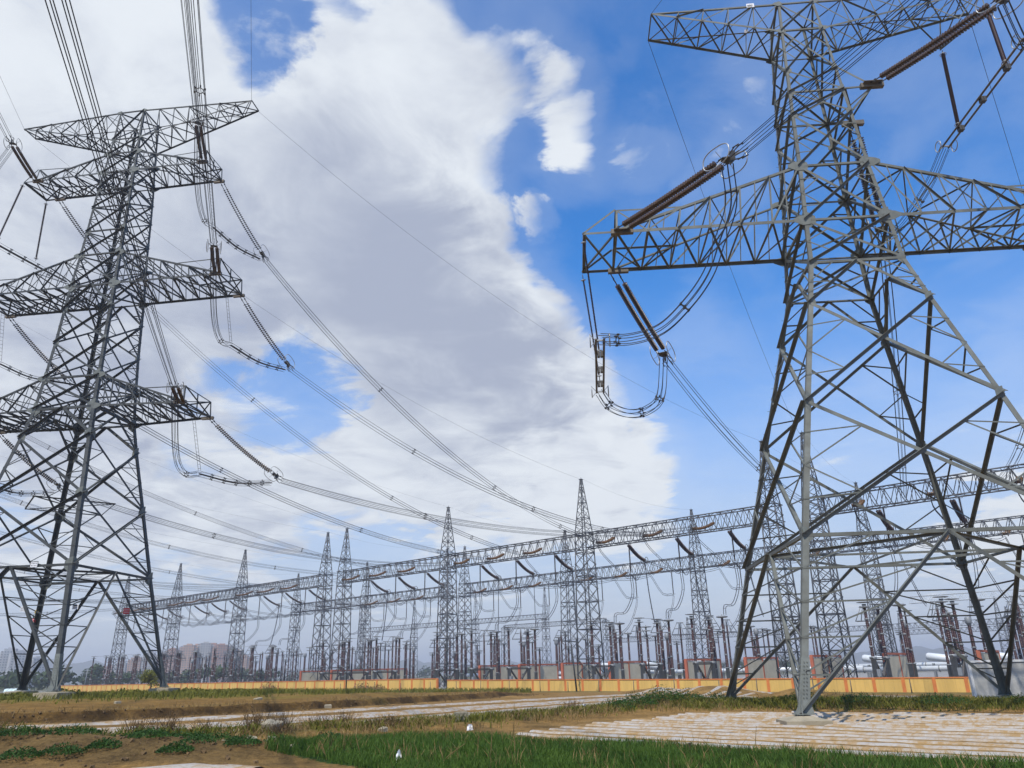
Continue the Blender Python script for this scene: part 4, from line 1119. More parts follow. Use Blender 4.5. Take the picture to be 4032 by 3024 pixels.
def rod_insulator(P0, P1, label, group, r=.085, ring=.22, discs=False, name='rod_insulator', m_=None):
    P0 = np.asarray(P0, float); P1 = np.asarray(P1, float); d = P1 - P0; L = np.linalg.norm(d); u_ = unit(d)
    t = thing(name, label, 'rod insulator', P0, 0, group); m = M(); k = max(6, int(L / (.11 if L < 9 else .14))); pf = []
    for i in range(k):
        s = .35 + (L - .7) * i / k; st = (L - .7) / k; pf += [(s, r * .55), (s + st * .35, r * .6), (s + st * .5, r * 1.15), (s + st * .65, r * .6)]
    m.lathe((0, 0, 0), d, pf + [(L - .35, r * .5)], 8); obj('shed_column', m, m_ or MAROON, t)
    q = M(); q.tube([(0, 0, 0), u_ * .36], .03, 5); q.tube([d - u_ * .36, d], .03, 5); obj('end_fitting', q, FIT, t)
    _, a, b = frame(d)
    for s in (.42, L - .42):
        g2 = M(); loop_ring(g2, u_ * s, a, b, ring, ring, .028, 16, 2); g2.beam(u_ * s - a * ring, u_ * s + a * ring, .025); obj('grading_ring', g2, BRIGHT, t)
    return t


def cable(name, pts, r, label, cat_, group=None, m_=None, n=4):
    pts = np.asarray(pts, float); m = M(); m.tube(pts - pts[0], r, n, False); o = obj(name, m, m_ or WIRE); o.location = tuple(pts[0]); return tag(o, label, cat_, group)


# -- where the wires arrive on the front gantry row
G0 = V3(14.5, 163.9, 0)
def GP(s, off, z): return G0 + UG * s + NG * off + V3(0, 0, z)


SIDE = {1: 'right', -1: 'left'}; LVL = {'A1': 'top', 'A2': 'middle', 'A3': 'lowest'}
SPEC_L = [(1, 'A1', (12.2, -2.2, 64), (16.43, -11.05, 62.6), (12.3, 2.2, 64), (15.0, 10.38, 57.1), 9.3), (1, 'A2', (16.6, -3, 46.4), (21.1, -11.8, 44.7), (16.7, 3, 46.4), (19.7, 11.5, 40.2), 19.9),
          (1, 'A3', (14.3, -3.1, 29.9), (18.9, -11.9, 28.25), (14.4, 3.1, 29.9), (19.4, 11.4, 24.6), 30.9), (-1, 'A1', (-12.2, -2.2, 64), (-8.1, -11.16, 62.8), (-12.1, 2.2, 64), (-10.6, 11.8, 59), -11.4),
          (-1, 'A2', (-16.6, -3, 46.4), (-12.2, -11.8, 44.8), (-16.5, 3, 46.4), (-14.6, 12.4, 41.3), -22.4), (-1, 'A3', (-14.3, -3.1, 29.9), (-9.8, -12, 28.4), (-14.3, 3.1, 29.9), (-12.7, 12.9, 25.4), -33.4)]
GL = {'A1': 6.2, 'A2': 6.2, 'A3': 6.2}
IN_L = unit(V3(*INDIR_L))
GEND = {}
for sg, lv, a0, a1, b0, b1, gs in SPEC_L:
    A0, A1, B0, B1 = (LP.W(q) for q in (a0, a1, b0, b1)); w = 'left pylon, %s %s arm' % (LVL[lv], SIDE[sg])
    tension_string(A0, A1, 'dark twin disc string pulling towards the viewer, %s' % w, 'strain strings of the left pylon', .12, .55)
    tension_string(B0, B1, 'dark twin disc string hanging towards the substation, %s' % w, 'strain strings of the left pylon', .35, .5)
    d = unit(A1 - A0); far = A1 + d * 1.2
    e = far + IN_L * 260; e[2] = far[2] + 6
    bundle('conductor_bundle', sag_path(far, e, 7, 40), 'six wire conductor bundle arriving from above the viewer, %s' % w, 'incoming conductor bundles', spacers=(.12, .3, .5), taper=(.8, 1))
    # outgoing slack span to the gantry
    d = unit(B1 - B0); st = B1 + d * 1.2; tgt = GP(gs, 7.2, 23.9); hz = unit(V3(*(tgt - st)[:2], 0)); en = GP(gs, 1.3, 25.3) + hz * -6.4; en[2] = 23.7
    GEND[gs] = en
    L = np.linalg.norm(en - st); sg_ = {'A1': 6.5, 'A2': 4.6, 'A3': 3.4}[lv]
    bundle('conductor_bundle', sag_path(st, en, sg_, 40), 'six wire conductor bundle sagging down to the gantry, %s' % w, 'slack spans to the gantry', spacers=(.3, .62, .86), taper=(.8, .8))
    # jumper: loose loops and a stiff tube below the arm
    hang = LP.W((sg * (abs(a0[0]) - .6), 1.0, a0[2] - 7.2)); pe = B1 - V3(0, 0, 1.3) - d * .4
    if sg > 0 or lv != 'A1':
        st2 = hang + (pe - hang) * .12
        dn = curve3([A1 + V3(0, 0, -.5), A1 * .62 + hang * .38 + V3(0, 0, -3.6), hang * .86 + A1 * .14 + V3(0, 0, -1.4), st2], 30)
        bundle('jumper_bundle', dn, 'six wire jumper loop dropping behind the arm, %s' % w, 'jumper loops', 'jumper', .32, spacers=(.75,))
        mid = (st2 + pe) / 2 - V3(0, 0, .55)
        jt = thing('jumper_tube', 'stiff jumper tube slung under the outgoing string, %s' % w, 'jumper', st2, 0, 'stiff jumper tubes')
        cp = curve3([st2, mid, pe], 24) - st2; _, a_, b_ = frame(cp[-1])
        for q in (-1, 1):
            m = M(); m.tube(cp + a_ * q * .09, .06, 6); obj('tube', m, FIT, jt)
        for w_ in range(6):
            m = M(); m.tube(cp + hex_off(w_, .36, a_, b_), .016, 4, False); obj('conductor', m, WIRE, jt)
        for i in (4, 8, 12, 16, 20): obj('spacer', spacer_mesh(cp[i], unit(cp[i + 1] - cp[i]), a_, b_, .36, .9), FIT, jt)
        # ladder hung from the arm
        top = LP.W((sg * (abs(a0[0]) - .9), .9, a0[2])); lt = thing('hanging_ladder', 'thin ladder hanging down to the jumper tube, %s' % w, 'ladder', top, 0, 'ladders hung from the arms')
        dv = st2 + V3(0, 0, .4) - top; sx = unit(np.cross(dv, LP.a)) * .28
        m = M()
        for q in (-1, 1): m.tube([sx * q, dv + sx * q], .022, 4)
        obj('rail', m, FIT, lt); m = M()
        for i in range(14): m.tube([dv * (i + .5) / 14 - sx, dv * (i + .5) / 14 + sx], .018, 4)
        obj('rungs', m, FIT, lt)
    else:
        # outrigger side: two long rods carry the stiff jumper clear of the steel
        h0 = LP.W((-14.1, -2.2, 63.9)); h1 = LP.W((-14.1, 2.2, 63.9)); e0 = LP.W((-15.2, -3.0, 54.6)); e1 = LP.W((-13.9, 2.4, 54.4))
        rod_insulator(h0, e0, 'long dark rod insulator on the near tip, left pylon, top left arm', None, .12, .24)
        rod_insulator(h1, e1, 'long dark rod insulator on the far tip, left pylon, top left arm', None, .12, .24)
        ax = unit(e1 - e0); q0 = e0 - ax * 2.0 - V3(0, 0, .45); q1 = e1 + ax * 5.0 - V3(0, 0, .55)
        jt = thing('jumper_tube', 'stiff jumper tube under two long rods, left pylon, top left arm', 'jumper', q0, 0, 'stiff jumper tubes')
        cp = sag_path(V3(0, 0, 0), q1 - q0, .1, 20); _, a_, b_ = frame(cp[-1])
        for q in (-1, 1):
            m = M(); m.tube(cp + a_ * q * .1, .075, 6); obj('tube', m, FIT, jt)
        for w_ in range(6):
            m = M(); m.tube(cp + hex_off(w_, .42, a_, b_), .016, 4, False); obj('conductor', m, WIRE, jt)
        for i in (3, 6, 9, 12, 15, 18): obj('spacer', spacer_mesh(cp[i], ax, a_, b_, .42), FIT, jt)
        bundle('jumper_bundle', curve3([A1 - V3(0, 0, .5), A1 + LP.a * -2 + V3(0, 0, -5), q0 - ax * 2.5 + V3(0, 0, -.6), q0], 30), 'six wire jumper loop at the near string, left pylon, top left arm', 'jumper loops', 'jumper', .35, spacers=(.3, .7))
        bundle('jumper_bundle', curve3([q1, q1 + ax * 3 - V3(0, 0, 1.6), (q1 + B1) / 2 + ax * 2 - V3(0, 0, 2.2), B1 - V3(0, 0, .6)], 30), 'six wire jumper loop at the far string, left pylon, top left arm', 'jumper loops', 'jumper', .35, spacers=(.3, .6))

# -- right pylon
IN_R = unit(V3(*INDIR_R))
SPEC_R = [('left arm', (-15.1, -2.75, 27.8), (-9.35, -10.85, 27.07), (-15.1, 2.75, 27.6), (-10.93, 11.09, 24.3), 52.6), ('neck', (3.95, -2.1, 39.05), (7.95, -11.03, 37.0), (3.85, 2.0, 38.8), MIDFAR, 63.2), ('right arm', (15.1, -2.75, 27.8), (20.8, -10.9, 27.0), (15.1, 2.75, 27.6), (19.3, 11.1, 24.3), 73.8)]
for w, a0, a1, b0, b1, gs in SPEC_R:
    A0, A1, B0, B1 = (RP.W(q) for q in (a0, a1, b0, b1)); w2 = 'right pylon, ' + w
    tension_string(A0, A1, 'golden brown twin disc string pulling up towards the viewer, %s' % w2, 'strain strings of the right pylon', .1, .58, .19, .205, 14, 1.0, .62, 1.0)
    tension_string(B0, B1, 'golden brown twin disc string slanting down to the substation, %s' % w2, 'strain strings of the right pylon', .15, .58, .19, .205, 14, 1.2, .62, 1.0)
    d = unit(A1 - A0); far = A1 + d * 1.2; e = far + IN_R * 240; e[2] = far[2] + 16
    bundle('conductor_bundle', sag_path(far, e, 4, 40), 'six wire conductor bundle arriving from above the viewer, %s' % w2, 'incoming conductor bundles', spacers=(.2, .4), taper=(.8, 1))
    d = unit(B1 - B0); st = B1 + d * 1.2; tgt = GP(gs, 7, 24); hz = unit(V3(*(tgt - st)[:2], 0)); en = GP(gs, 1.3, 25.3) - hz * 6.4; en[2] = 23.7; GEND[gs] = en
    bundle('conductor_bundle', sag_path(st, en, 3.2 if 'neck' not in w else 2.0, 40), 'six wire conductor bundle sagging down to the gantry, %s' % w2, 'slack spans to the gantry', spacers=(.4, .75), taper=(.8, .8))


def jumper_tube(p0, p1, label, rings=True):
    ax = unit(p1 - p0); _, a_, b_ = frame(p1 - p0); t = thing('jumper_tube', label, 'jumper', p0, 0, 'stiff jumper tubes'); L = np.linalg.norm(p1 - p0)
    for q in (-1, 1):
        m = M(); m.tube([a_ * q * .26, ax * L + a_ * q * .26], .075, 8); obj('tube', m, BRIGHT if False else FITB, t)
    for f in (.22, .5, .78):
        m = M(); c = ax * L * f
        for q in (-1, 1): m.box(c + a_ * q * .1 - b_ * .12, (.17, .34, .4), a_, ax)
        m.beam(c - a_ * .26, c + a_ * .26, .06); obj('balance_weight', m, FIT, t)
    for f in (0.02, .98):
        m = M(); m.beam(ax * L * f - a_ * .3, ax * L * f + a_ * .3, .1); obj('end_clamp', m, BRIGHT, t)
        for q in (-1, 1):
            m = M(); c = ax * L * f + a_ * q * .62; loop_ring(m, c, ax, b_, .42, .42, .035, 20, 2); m.tube([ax * L * f + a_ * q * .26, c + b_ * .42], .02, 4); m.tube([ax * L * f + a_ * q * .26, c - b_ * .42], .02, 4); obj('grading_ring', m, BRIGHT, t)
    return t


RA1 = RP.W(SPEC_R[0][2]); RB1 = RP.W(SPEC_R[0][4])
j0, j1 = (RP.W(q) for q in RJ)
jumper_tube(j0, j1, 'twin tube jumper hanging level below the left arm tip of the right pylon')
rod_insulator(RP.W((-17.45, -2.65, 27.6)), j0 + (j1 - j0) * .30 + V3(0, 0, .05), 'thin dark rod insulator, right pylon, near tip of the left arm', None, .085, .17)
rod_insulator(RP.W((-17.45, 2.75, 27.6)), j0 + (j1 - j0) * .78 + V3(0, 0, .05), 'thin dark rod insulator, right pylon, far tip of the left arm', None, .085, .17)
bundle('jumper_bundle', curve3([RA1 - V3(0, 0, .3)] + [RP.W(q) for q in RJ_NEAR] + [j0], 44), 'long bowed six wire jumper at the near string, right pylon, left arm', 'jumper loops', 'jumper', .36, spacers=(.12, .62, .93))
bundle('jumper_bundle', curve3([j1] + [RP.W(q) for q in RJ_FAR] + [RB1 - V3(0, 0, .3)], 40), 'six wire jumper loop curling up to the far string, right pylon, left arm', 'jumper loops', 'jumper', .36, spacers=(.2, .55, .8))
k0, k1 = (RP.W(q) for q in RK)
jumper_tube(k0, k1, 'twin tube jumper slung beside the neck of the right pylon')
rod_insulator(RP.W((11.47, 1.47, 44.8)), k0 + (k1 - k0) * .80, 'dark rod insulator under the right pylon top arm, the left one of two', None, .13, .22)
rod_insulator(RP.W((13.25, -2.0, 44.8)), k0 + (k1 - k0) * .22, 'dark rod insulator under the right pylon top arm, the right one of two', None, .13, .22)
MB1 = RP.W(SPEC_R[1][4]); MA1 = RP.W(SPEC_R[1][2])
bundle('jumper_bundle', curve3([k1, k1 * .7 + MB1 * .3 + V3(0, 0, -1.2), k1 * .25 + MB1 * .75 + V3(0, 0, -1.6), MB1 - V3(0, 0, .3)], 30), 'six wire jumper from the twin tube to the far neck string, right pylon', 'jumper loops', 'jumper', .34, spacers=(.45, .8))
bundle('jumper_bundle', curve3([MA1 - V3(0, 0, .3), MA1 * .6 + k0 * .4 + V3(0, 0, -2), k0 + V3(0, 0, -.4), k0 + (k1 - k0) * .02], 30), 'six wire jumper from the near neck string to the twin tube, right pylon', 'jumper loops', 'jumper', .34, spacers=(.5,))

# -- shield wires
def shield(a, b, s, label): return cable('shield_wire', sag_path(a, b, s, 40), .018, label, 'shield wire', 'thin shield wires')


for sg, gs in ((1, 41.2), (-1, 0.0)):
    t0 = LP.W((sg * 17.2, -1.1, 74.25)); t1 = LP.W((sg * 17.2, 1.1, 74.2)); e = t0 + unit(V3(*INDIR_LS, 0)) * 250; e[2] += 6
    shield(t0, e, 5, 'thin shield wire from above the viewer to the left pylon, %s tip of top arm' % SIDE[sg])
    shield(t1, GP(gs, 0, 39.0), 5.5, 'thin shield wire sagging to a gantry spire from the left pylon, %s tip' % SIDE[sg])
for (q0, q1, gs, nm) in (((-11.04, -1.38, 47.92), (-11.04, 1.38, 47.9), 48.3, 'left'), ((14, -1.2, 47.92), (14, 1.2, 47.9), 90, 'right')):
    t0 = RP.W(q0); e = t0 + IN_R * 240; e[2] += 22
    shield(t0, e, 3, 'thin shield wire from above the viewer to the right pylon, %s top arm tip' % nm)
    shield(RP.W(q1), GP(gs, 0, 39.0), 3, 'thin shield wire falling to a gantry spire from the right pylon, %s tip' % nm)

# ------------------------------------------------------------------ substation gantries
YZ = -3.5                                            # level of the yard
ORD = ['leftmost', 'second from left', 'third from left', 'fourth from left', 'fifth from left', 'sixth from left', 'seventh from left', 'eighth from left', 'ninth from left', 'rightmost']


def column_parts(zt, zw, hb, hw_, tipw, nseg, nsp, r):
    """local z from 0; zw: height of the beam deck; zt: spire tip"""
    post = M(); br = M(); lv = [(0, hb)]
    for i in range(1, nseg + 1): lv.append((zw * (1 - (1 - i / nseg) ** 1.15), None))
    lv = [(z, hb + (hw_ - hb) * z / zw) for z, _ in lv]
    for i in range(1, nsp + 1): lv.append((zw + (zt - zw) * i / nsp, hw_ + (tipw - hw_) * i / nsp))
    cr = [(-1, -1), (1, -1), (1, 1), (-1, 1)]; P = lambda k, c: V3(cr[c][0] * lv[k][1], cr[c][1] * lv[k][1], lv[k][0])
    for c in range(4):
        post.tube([P(0, c), P(nseg, c)], r, 6); post.tube([P(nseg, c), P(len(lv) - 1, c)], r * .75, 5)
        for k in range(1, nseg): 
            if k % 2: post.lathe(P(k, c) - V3(0, 0, .12), P(k, c) + V3(0, 0, .12), [(0, r * 1.7), (.24, r * 1.7)], 6)
    for k in range(len(lv) - 1):
        for c in range(4):
            d = (c + 1) % 4; w = r * .55 if k < nseg else r * .42
            br.tube([P(k, c), P(k + 1, d)], w, 4, False); br.tube([P(k, d), P(k + 1, c)], w, 4, False)
            if k and (k % 2 == 0 or k == nseg): br.tube([P(k, c), P(k, d)], w * 1.3, 4, False)
    dk = M()
    for z_, hh in ((zw, lv[nseg][1] + .25), (zw - 3.0, lv[nseg][1] + .3), (zw * .68, hb + (hw_ - hb) * .68 + .15)):
        dk.box((0, hh, z_), (hh * 2, .12, .12)); dk.box((0, -hh, z_), (hh * 2, .12, .12)); dk.box((hh, 0, z_ + .01), (.12, hh * 2, .12)); dk.box((-hh, 0, z_ + .01), (.12, hh * 2, .12))
    cap = M(); cap.box((0, 0, zt + .05), (.7, .7, .12)); cap.tube([(0, 0, zt), (0, 0, zt + .5)], .05, 5)
    return post, br, dk, cap


RZ = math.atan2(UG[1], UG[0])


def make_column(zt, zw, hb, hw_, nseg, nsp, r, mtl):
    a, b, c, d = column_parts(zt, zw, hb, hw_, .16, nseg, nsp, r)
    t = thing('gantry_column', '', 'gantry column', (0, 0, 0), RZ)
    obj('post_frame', a, mtl, t); obj('lattice_bracing', b, mtl, t); obj('deck_frame', c, mtl, t); obj('spire_cap', d, mtl, t)
    return t


def make_beam(L, n, h, w, r, mtl):
    m = M(); ch = M()
    C = {(i, j): (V3(-L / 2, j * w / 2, i * h), V3(L / 2, j * w / 2, i * h)) for i in (0, 1) for j in (-1, 1)}
    for k, (p, q) in C.items(): ch.tube([p, q], r, 5)
    for j in (-1, 1):
        for i in range(n):
            x0 = -L / 2 + L * i / n; x1 = x0 + L / n; xm = (x0 + x1) / 2
            m.tube([(x0, j * w / 2, 0), (xm, j * w / 2, h)], r * .6, 4, False); m.tube([(xm, j * w / 2, h), (x1, j * w / 2, 0)], r * .6, 4, False)
            m.tube([(xm, j * w / 2, 0), (xm, j * w / 2, h)], r * .45, 4, False)
    for k in (0, 1):
        for i in range(n):
            x0 = -L / 2 + L * i / n; x1 = x0 + L / n
            s = 1 if i % 2 else -1
            m.tube([(x0, -s * w / 2, k * h), (x1, s * w / 2, k * h)], r * .5, 4, False); m.tube([(x0, -w / 2, k * h), (x0, w / 2, k * h)], r * .5, 4, False)
    t = thing('gantry_beam', '', 'gantry beam', (0, 0, 0), RZ)
    obj('chord_frame', ch, mtl, t); obj('lattice_bracing', m, mtl, t)
    return t


col0 = make_column(42.4, 30.6, 1.95, 1.33, 12, 7, .13, STEEL2)
beam0 = make_beam(38.6, 17, 3.0, 2.3, .115, STEEL2)
FRONT = [-218, -177, -134.4, -90.4, -81.6, -41.0, 0, 41.2, 48.8, 90.0]
used = {}


def place(proto, pos, label, group, key, sc=None):
    if key not in used:
        used[key] = 1; proto.location = tuple(pos); tag(proto, label, None, group)
        if sc: proto.scale = sc
        return proto
    return dup(proto, pos, None, label, group, sc)


for i, s in enumerate(FRONT):
    p = GP(s, 0, YZ); place(col0, p, 'spired lattice column of the front gantry row, %s in the row' % ORD[i], 'front gantry columns', 'c')
BAYN = {}
k = 0
for i in range(len(FRONT) - 1):
    a, b = FRONT[i], FRONT[i + 1]
    if b - a < 12: continue
    k += 1; p = GP((a + b) / 2, 0, 24.1); sc = ((b - a - 2.4) / 38.6, 1, 1); BAYN[(a, b)] = 'bay %s' % ORD[k - 1]
    place(beam0, p, 'long lattice beam of the front gantry row, %s' % BAYN[(a, b)], 'front gantry beams', 'b', sc)
p = GP(100 + 10, 0, 24.1); dup(beam0, p, None, 'long lattice beam at the right edge of the front gantry row', 'front gantry beams', (.98, 1, 1))
BACK = [-176, -132.8, -91, -82.8, -41.6, 0, 42, 84]
for i, s in enumerate(BACK):
    dup(col0, GP(s, -48.5, YZ), None, 'spired lattice column of the second gantry row, %s in the row' % ORD[i], 'second row gantry columns', (.95, .95, 1))
for i in range(len(BACK) - 1):
    a, b = BACK[i], BACK[i + 1]
    if b - a < 12: continue
    dup(beam0, GP((a + b) / 2, -48.5, 24.0), None, 'lattice beam of the second gantry row, span %s' % ORD[i].replace('most', ' end'), 'second row gantry beams', ((b - a - 2.4) / 38.6, 1, 1))
dup(beam0, GP(105, -48.5, 24.0), None, 'lattice beam at the right edge of the second gantry row', 'second row gantry beams', (1, 1, 1))
# smaller gantries farther back
col1 = make_column(30, 19.5, 1.5, 1.0, 9, 5, .09, STEEL2); beam1 = make_beam(30, 20, 1.7, 1.5, .07, STEEL2)
far_rows = [(-104, [(s_, 0) for s_ in (-205, -168, -131, -94.5)], 19.0, 'third'), (-170, [(s_, 0) for s_ in (-109, -71, -33, 5, 43, 81, 119, 157)], 11.6, 'fourth'), (-215, [(0, 0), (38, 0), (76, 0), (114, 0), (152, 0), (190, 0)], 11.0, 'fifth')]
for off, cs, zb, nm in far_rows:
    for i, (s, _) in enumerate(cs):
        sc = (.9, .9, (zb + 5.2) / 21.3)
        place(col1, GP(s, off, YZ), 'slim lattice gantry column of the distant %s row, %s' % (nm, ORD[i]), 'distant gantry columns', 'c1', sc)
    for i in range(len(cs) - 1):
        a, b = cs[i][0], cs[i + 1][0]
        place(beam1, GP((a + b) / 2, off, zb), 'pale lattice beam of the distant %s gantry row, span %s' % (nm, ORD[i]), 'distant gantry beams', 'b1', ((b - a) / 30, 1, 1))
colp = make_column(22.2, 21.5, 1.2, .9, 9, 1, .09, STEEL2)
for s_, w_ in ((-134, 'left'), (-81.5, 'right')): place(colp, GP(s_, -125, YZ), 'plain flat topped lattice leg at the %s end of the free standing portal' % w_, 'portal legs', 'cp')
dup(beam1, GP(-107.7, -125, 17.4), None, 'free standing portal beam behind the central columns', None, (52.5 / 30, 1, 1))
# white portal truss seen through the right pylon
place(make_beam(60, 30, 1.4, 1.4, .075, WHITE), GP(75, -62, 12.8), 'white painted truss seen through the legs of the right pylon', None, 'bw')
# lone spire and far pylon
dup(col1, GP(20, -128, YZ), None, 'slim lightning mast with lattice shaft standing behind the central columns', None, (.6, .6, 1.0))

# strings on the gantry beams: one set of meshes, copied
def gstring(L, drop, matl, nm, sep=.4):
    t = thing('gantry_insulator_string', '', 'insulator string', (0, 0, 0)); p = sag_path(V3(0, 0, 0), V3(0, -L, -drop), .45, 14)
    for q in (-1, 1):
        m = M(); disc_string(m, p[1:] + V3(q * sep / 2, 0, 0), .25, .3, 7); obj('disc_stack', m, matl, t)
    f = M()
    for q in (-1, 1): f.tube([p[0] + V3(q * sep / 2, 0, 0), p[1] + V3(q * sep / 2, 0, 0)], .04, 4)
    f.box(p[-1], (sep + .3, .3, .06)); obj('yoke_plate', f, FIT, t)
    for q in (-1, 1):
        m = M(); loop_ring(m, p[-1] + V3(q * .5, .1, 0), V3(0, 1, 0), V3(0, 0, 1), .62, .62, .06, 18, 2); obj('grading_ring', m, FIT, t)
    return t


gin = gstring(6.0, 1.7, GOLD, 'in'); gout = gstring(6.2, 2.9, MAROON, 'out')
rodp = rod_insulator((0, 0, 0), (0, 0, -6.3), '', None, .17, .5); COLS = {'in': 0}
rodp['label'] = ''
PH = [('left', 8.6), ('middle', 19.7), ('right', 30.8)]


def yaw_to(v): return math.atan2(v[1], v[0]) + math.pi / 2      # local -Y looks along v


first = {'in': gin, 'out': gout, 'rod': rodp}


def put_(kind, pos, rz, label, group):
    pr = first[kind]
    if kind not in used:
        used[kind] = 1; pr.location = tuple(pos); pr.rotation_euler = (0, 0, rz); tag(pr, label, None, group); return pr
    return dup(pr, pos, rz, label, group)


def twin(pts, label, group, cat_='dropper', rad=.2, n=18):
    return bundle('dropper', curve3(pts, n), label, group, cat_, rad, .06, 2, (.3, .6, .9), 4)


ins_dir = unit(V3(-.62, -.78, 0))
for (a, b), bn in BAYN.items():
    if b - a > 50: continue
    for nm, ds in PH:
        s = a + ds * (b - a) / 41.2; w = '%s phase, %s' % (nm, bn)
        dirn = NG
        best = [k for k in GEND if abs(k - s) < 3.5]
        if best: dirn = unit(V3(*(GEND[best[0]] - GP(best[0], 1.3, 0))[:2], 0))
        else: dirn = ins_dir
        p_in = GP(s, 1.25, 25.4); put_('in', p_in, yaw_to(dirn), 'brown disc string pulling forward off the front beam, %s' % w, 'gantry strings pulling forward')
        yk = p_in + dirn * 6.3 - V3(0, 0, 1.7)
        p_out = GP(s + 1.2, -1.25, 24.2); put_('out', p_out, yaw_to(-NG), 'dark disc string sagging backward off the front beam, %s' % w, 'gantry strings sagging backward')
        yo = p_out - NG * 6.2 - V3(0, 0, 2.9)
        rb = GP(s + 2.6, 0.4, 24.1); put_('rod', rb, 0, 'thin rod insulator hanging below the front beam, %s' % w, 'hanging rod insulators'); rt = rb - V3(0, 0, 6.4)
        twin([yk, yk + V3(0, 0, -2.4) - dirn * 2.2, rt + dirn * 1.5 - V3(0, 0, .6), rt, rt - NG * 2.2 - V3(0, 0, .7), yo - V3(0, 0, .3)], 'twin wire jumper slung under the front beam, %s' % w, 'gantry jumpers', 'jumper', .2, 24)
        if a > -140:
            pt = GP(s + 3.2, 8.0, 8.4)
            twin([rt - V3(0, 0, .1), rt * .72 + pt * .28 - NG * 2.0 - V3(0, 0, 1.2), pt * .78 + rt * .22 - NG * 2.4, pt + V3(0, 0, 1.5) - NG * .5, pt], 'twin wire dropper curving to a tall ringed post, %s' % w, 'droppers to the posts')
            pt2 = GP(s + 5.4, -2.5, 8.5)
            twin([yo - V3(0, 0, .2), yo * .7 + pt2 * .3 - V3(0, 0, 2.2), pt2 * .8 + yo * .2 - V3(0, 0, 1.2), pt2], 'twin wire dropper curving to a framed post, %s' % w, 'droppers to the posts')
        # bus from the back string to the second row
        e = GP(s + 1.2, -48.5 + 7.6, 22.4)
        bundle('bus_conductor', sag_path(yo, e, 1.6, 14), 'twin bus wires between the two gantry rows, %s' % w, 'bus wires between the gantry rows', 'conductor', .2, .05, 2, (.3, .6), 4)
        if a > -140:
            put_('in', GP(s + 1.2, -47.2, 24.9), yaw_to(NG), 'brown disc string on the second row beam, %s' % w, 'second row strings')
            r2 = GP(s + 3.0, -48.3, 24.0); put_('rod', r2, 0, 'thin rod insulator hanging below the second row beam, %s' % w, 'second row hanging rods')
            pt3 = GP(s + 4, -38, 7.5)
            twin([e, (e + r2) / 2 - V3(0, 0, 5.2), r2 - V3(0, 0, 6.4), r2 * .55 + pt3 * .45 - V3(0, 0, 5.2), pt3 + NG * .3 + V3(0, 0, .8), pt3], 'twin wire dropper below the second gantry row, %s' % w, 'droppers of the second row')
# more lines reaching the gantry from pylons outside the left edge
Q0 = V3(-300, 40, 0)
lines = [(-11.4 - 41 * 1, 60), (-22.4 - 41, 46), (-33.4 - 41, 30), (-100.5, 60), (-112, 46), (-124, 32), (-143, 56), (-155, 44), (-167, 30)]
for i, (s, z) in enumerate(lines):
    dirn = ins_dir; st = GP(s, 1.25, 25.4) + dirn * 6.4 - V3(0, 0, 1.7)
    fr = V3(-118, 112, z) if i < 3 else (V3(-190, 150, z) if i < 6 else V3(-260, 190, z)); fr = fr + V3(-6 * (i % 3), 5 * (i % 3), 0)
    bundle('conductor_bundle', sag_path(fr, st, 6.5, 30), 'six wire conductor bundle from beyond the left edge to the gantry, line %s' % ('one', 'two', 'three')[i // 3] + (', upper', ', middle', ', lower')[i % 3], 'conductor bundles from beyond the left edge', spacers=(.35, .6, .82), rad=.4, r=.02)
for i, (s, fr) in enumerate([(-41.0, (-112, 116, 74)), (-81.6, (-140, 130, 74)), (-90.4, (-190, 150, 74)), (-134.4, (-220, 160, 74)), (-177, (-270, 190, 70))]):
    cable('shield_wire', sag_path(V3(*fr), GP(s, 0, 39.1), 5, 30), .012, 'thin shield wire from beyond the left edge to the %s front spire' % ORD[FRONT.index(s)], 'shield wire', 'thin shield wires')
for i in range(len(FRONT)):
    j = min(range(len(BACK)), key=lambda q: abs(BACK[q] - FRONT[i])); s = FRONT[i]
    if abs(BACK[j] - s) < 9: cable('shield_wire', sag_path(GP(s, 0, 39.2), GP(BACK[j], -48.5, 39.0), 1.6, 12), .012, 'thin shield wire between the %s front spire and the spire behind it' % ORD[i], 'shield wire', 'shield wires between spires')

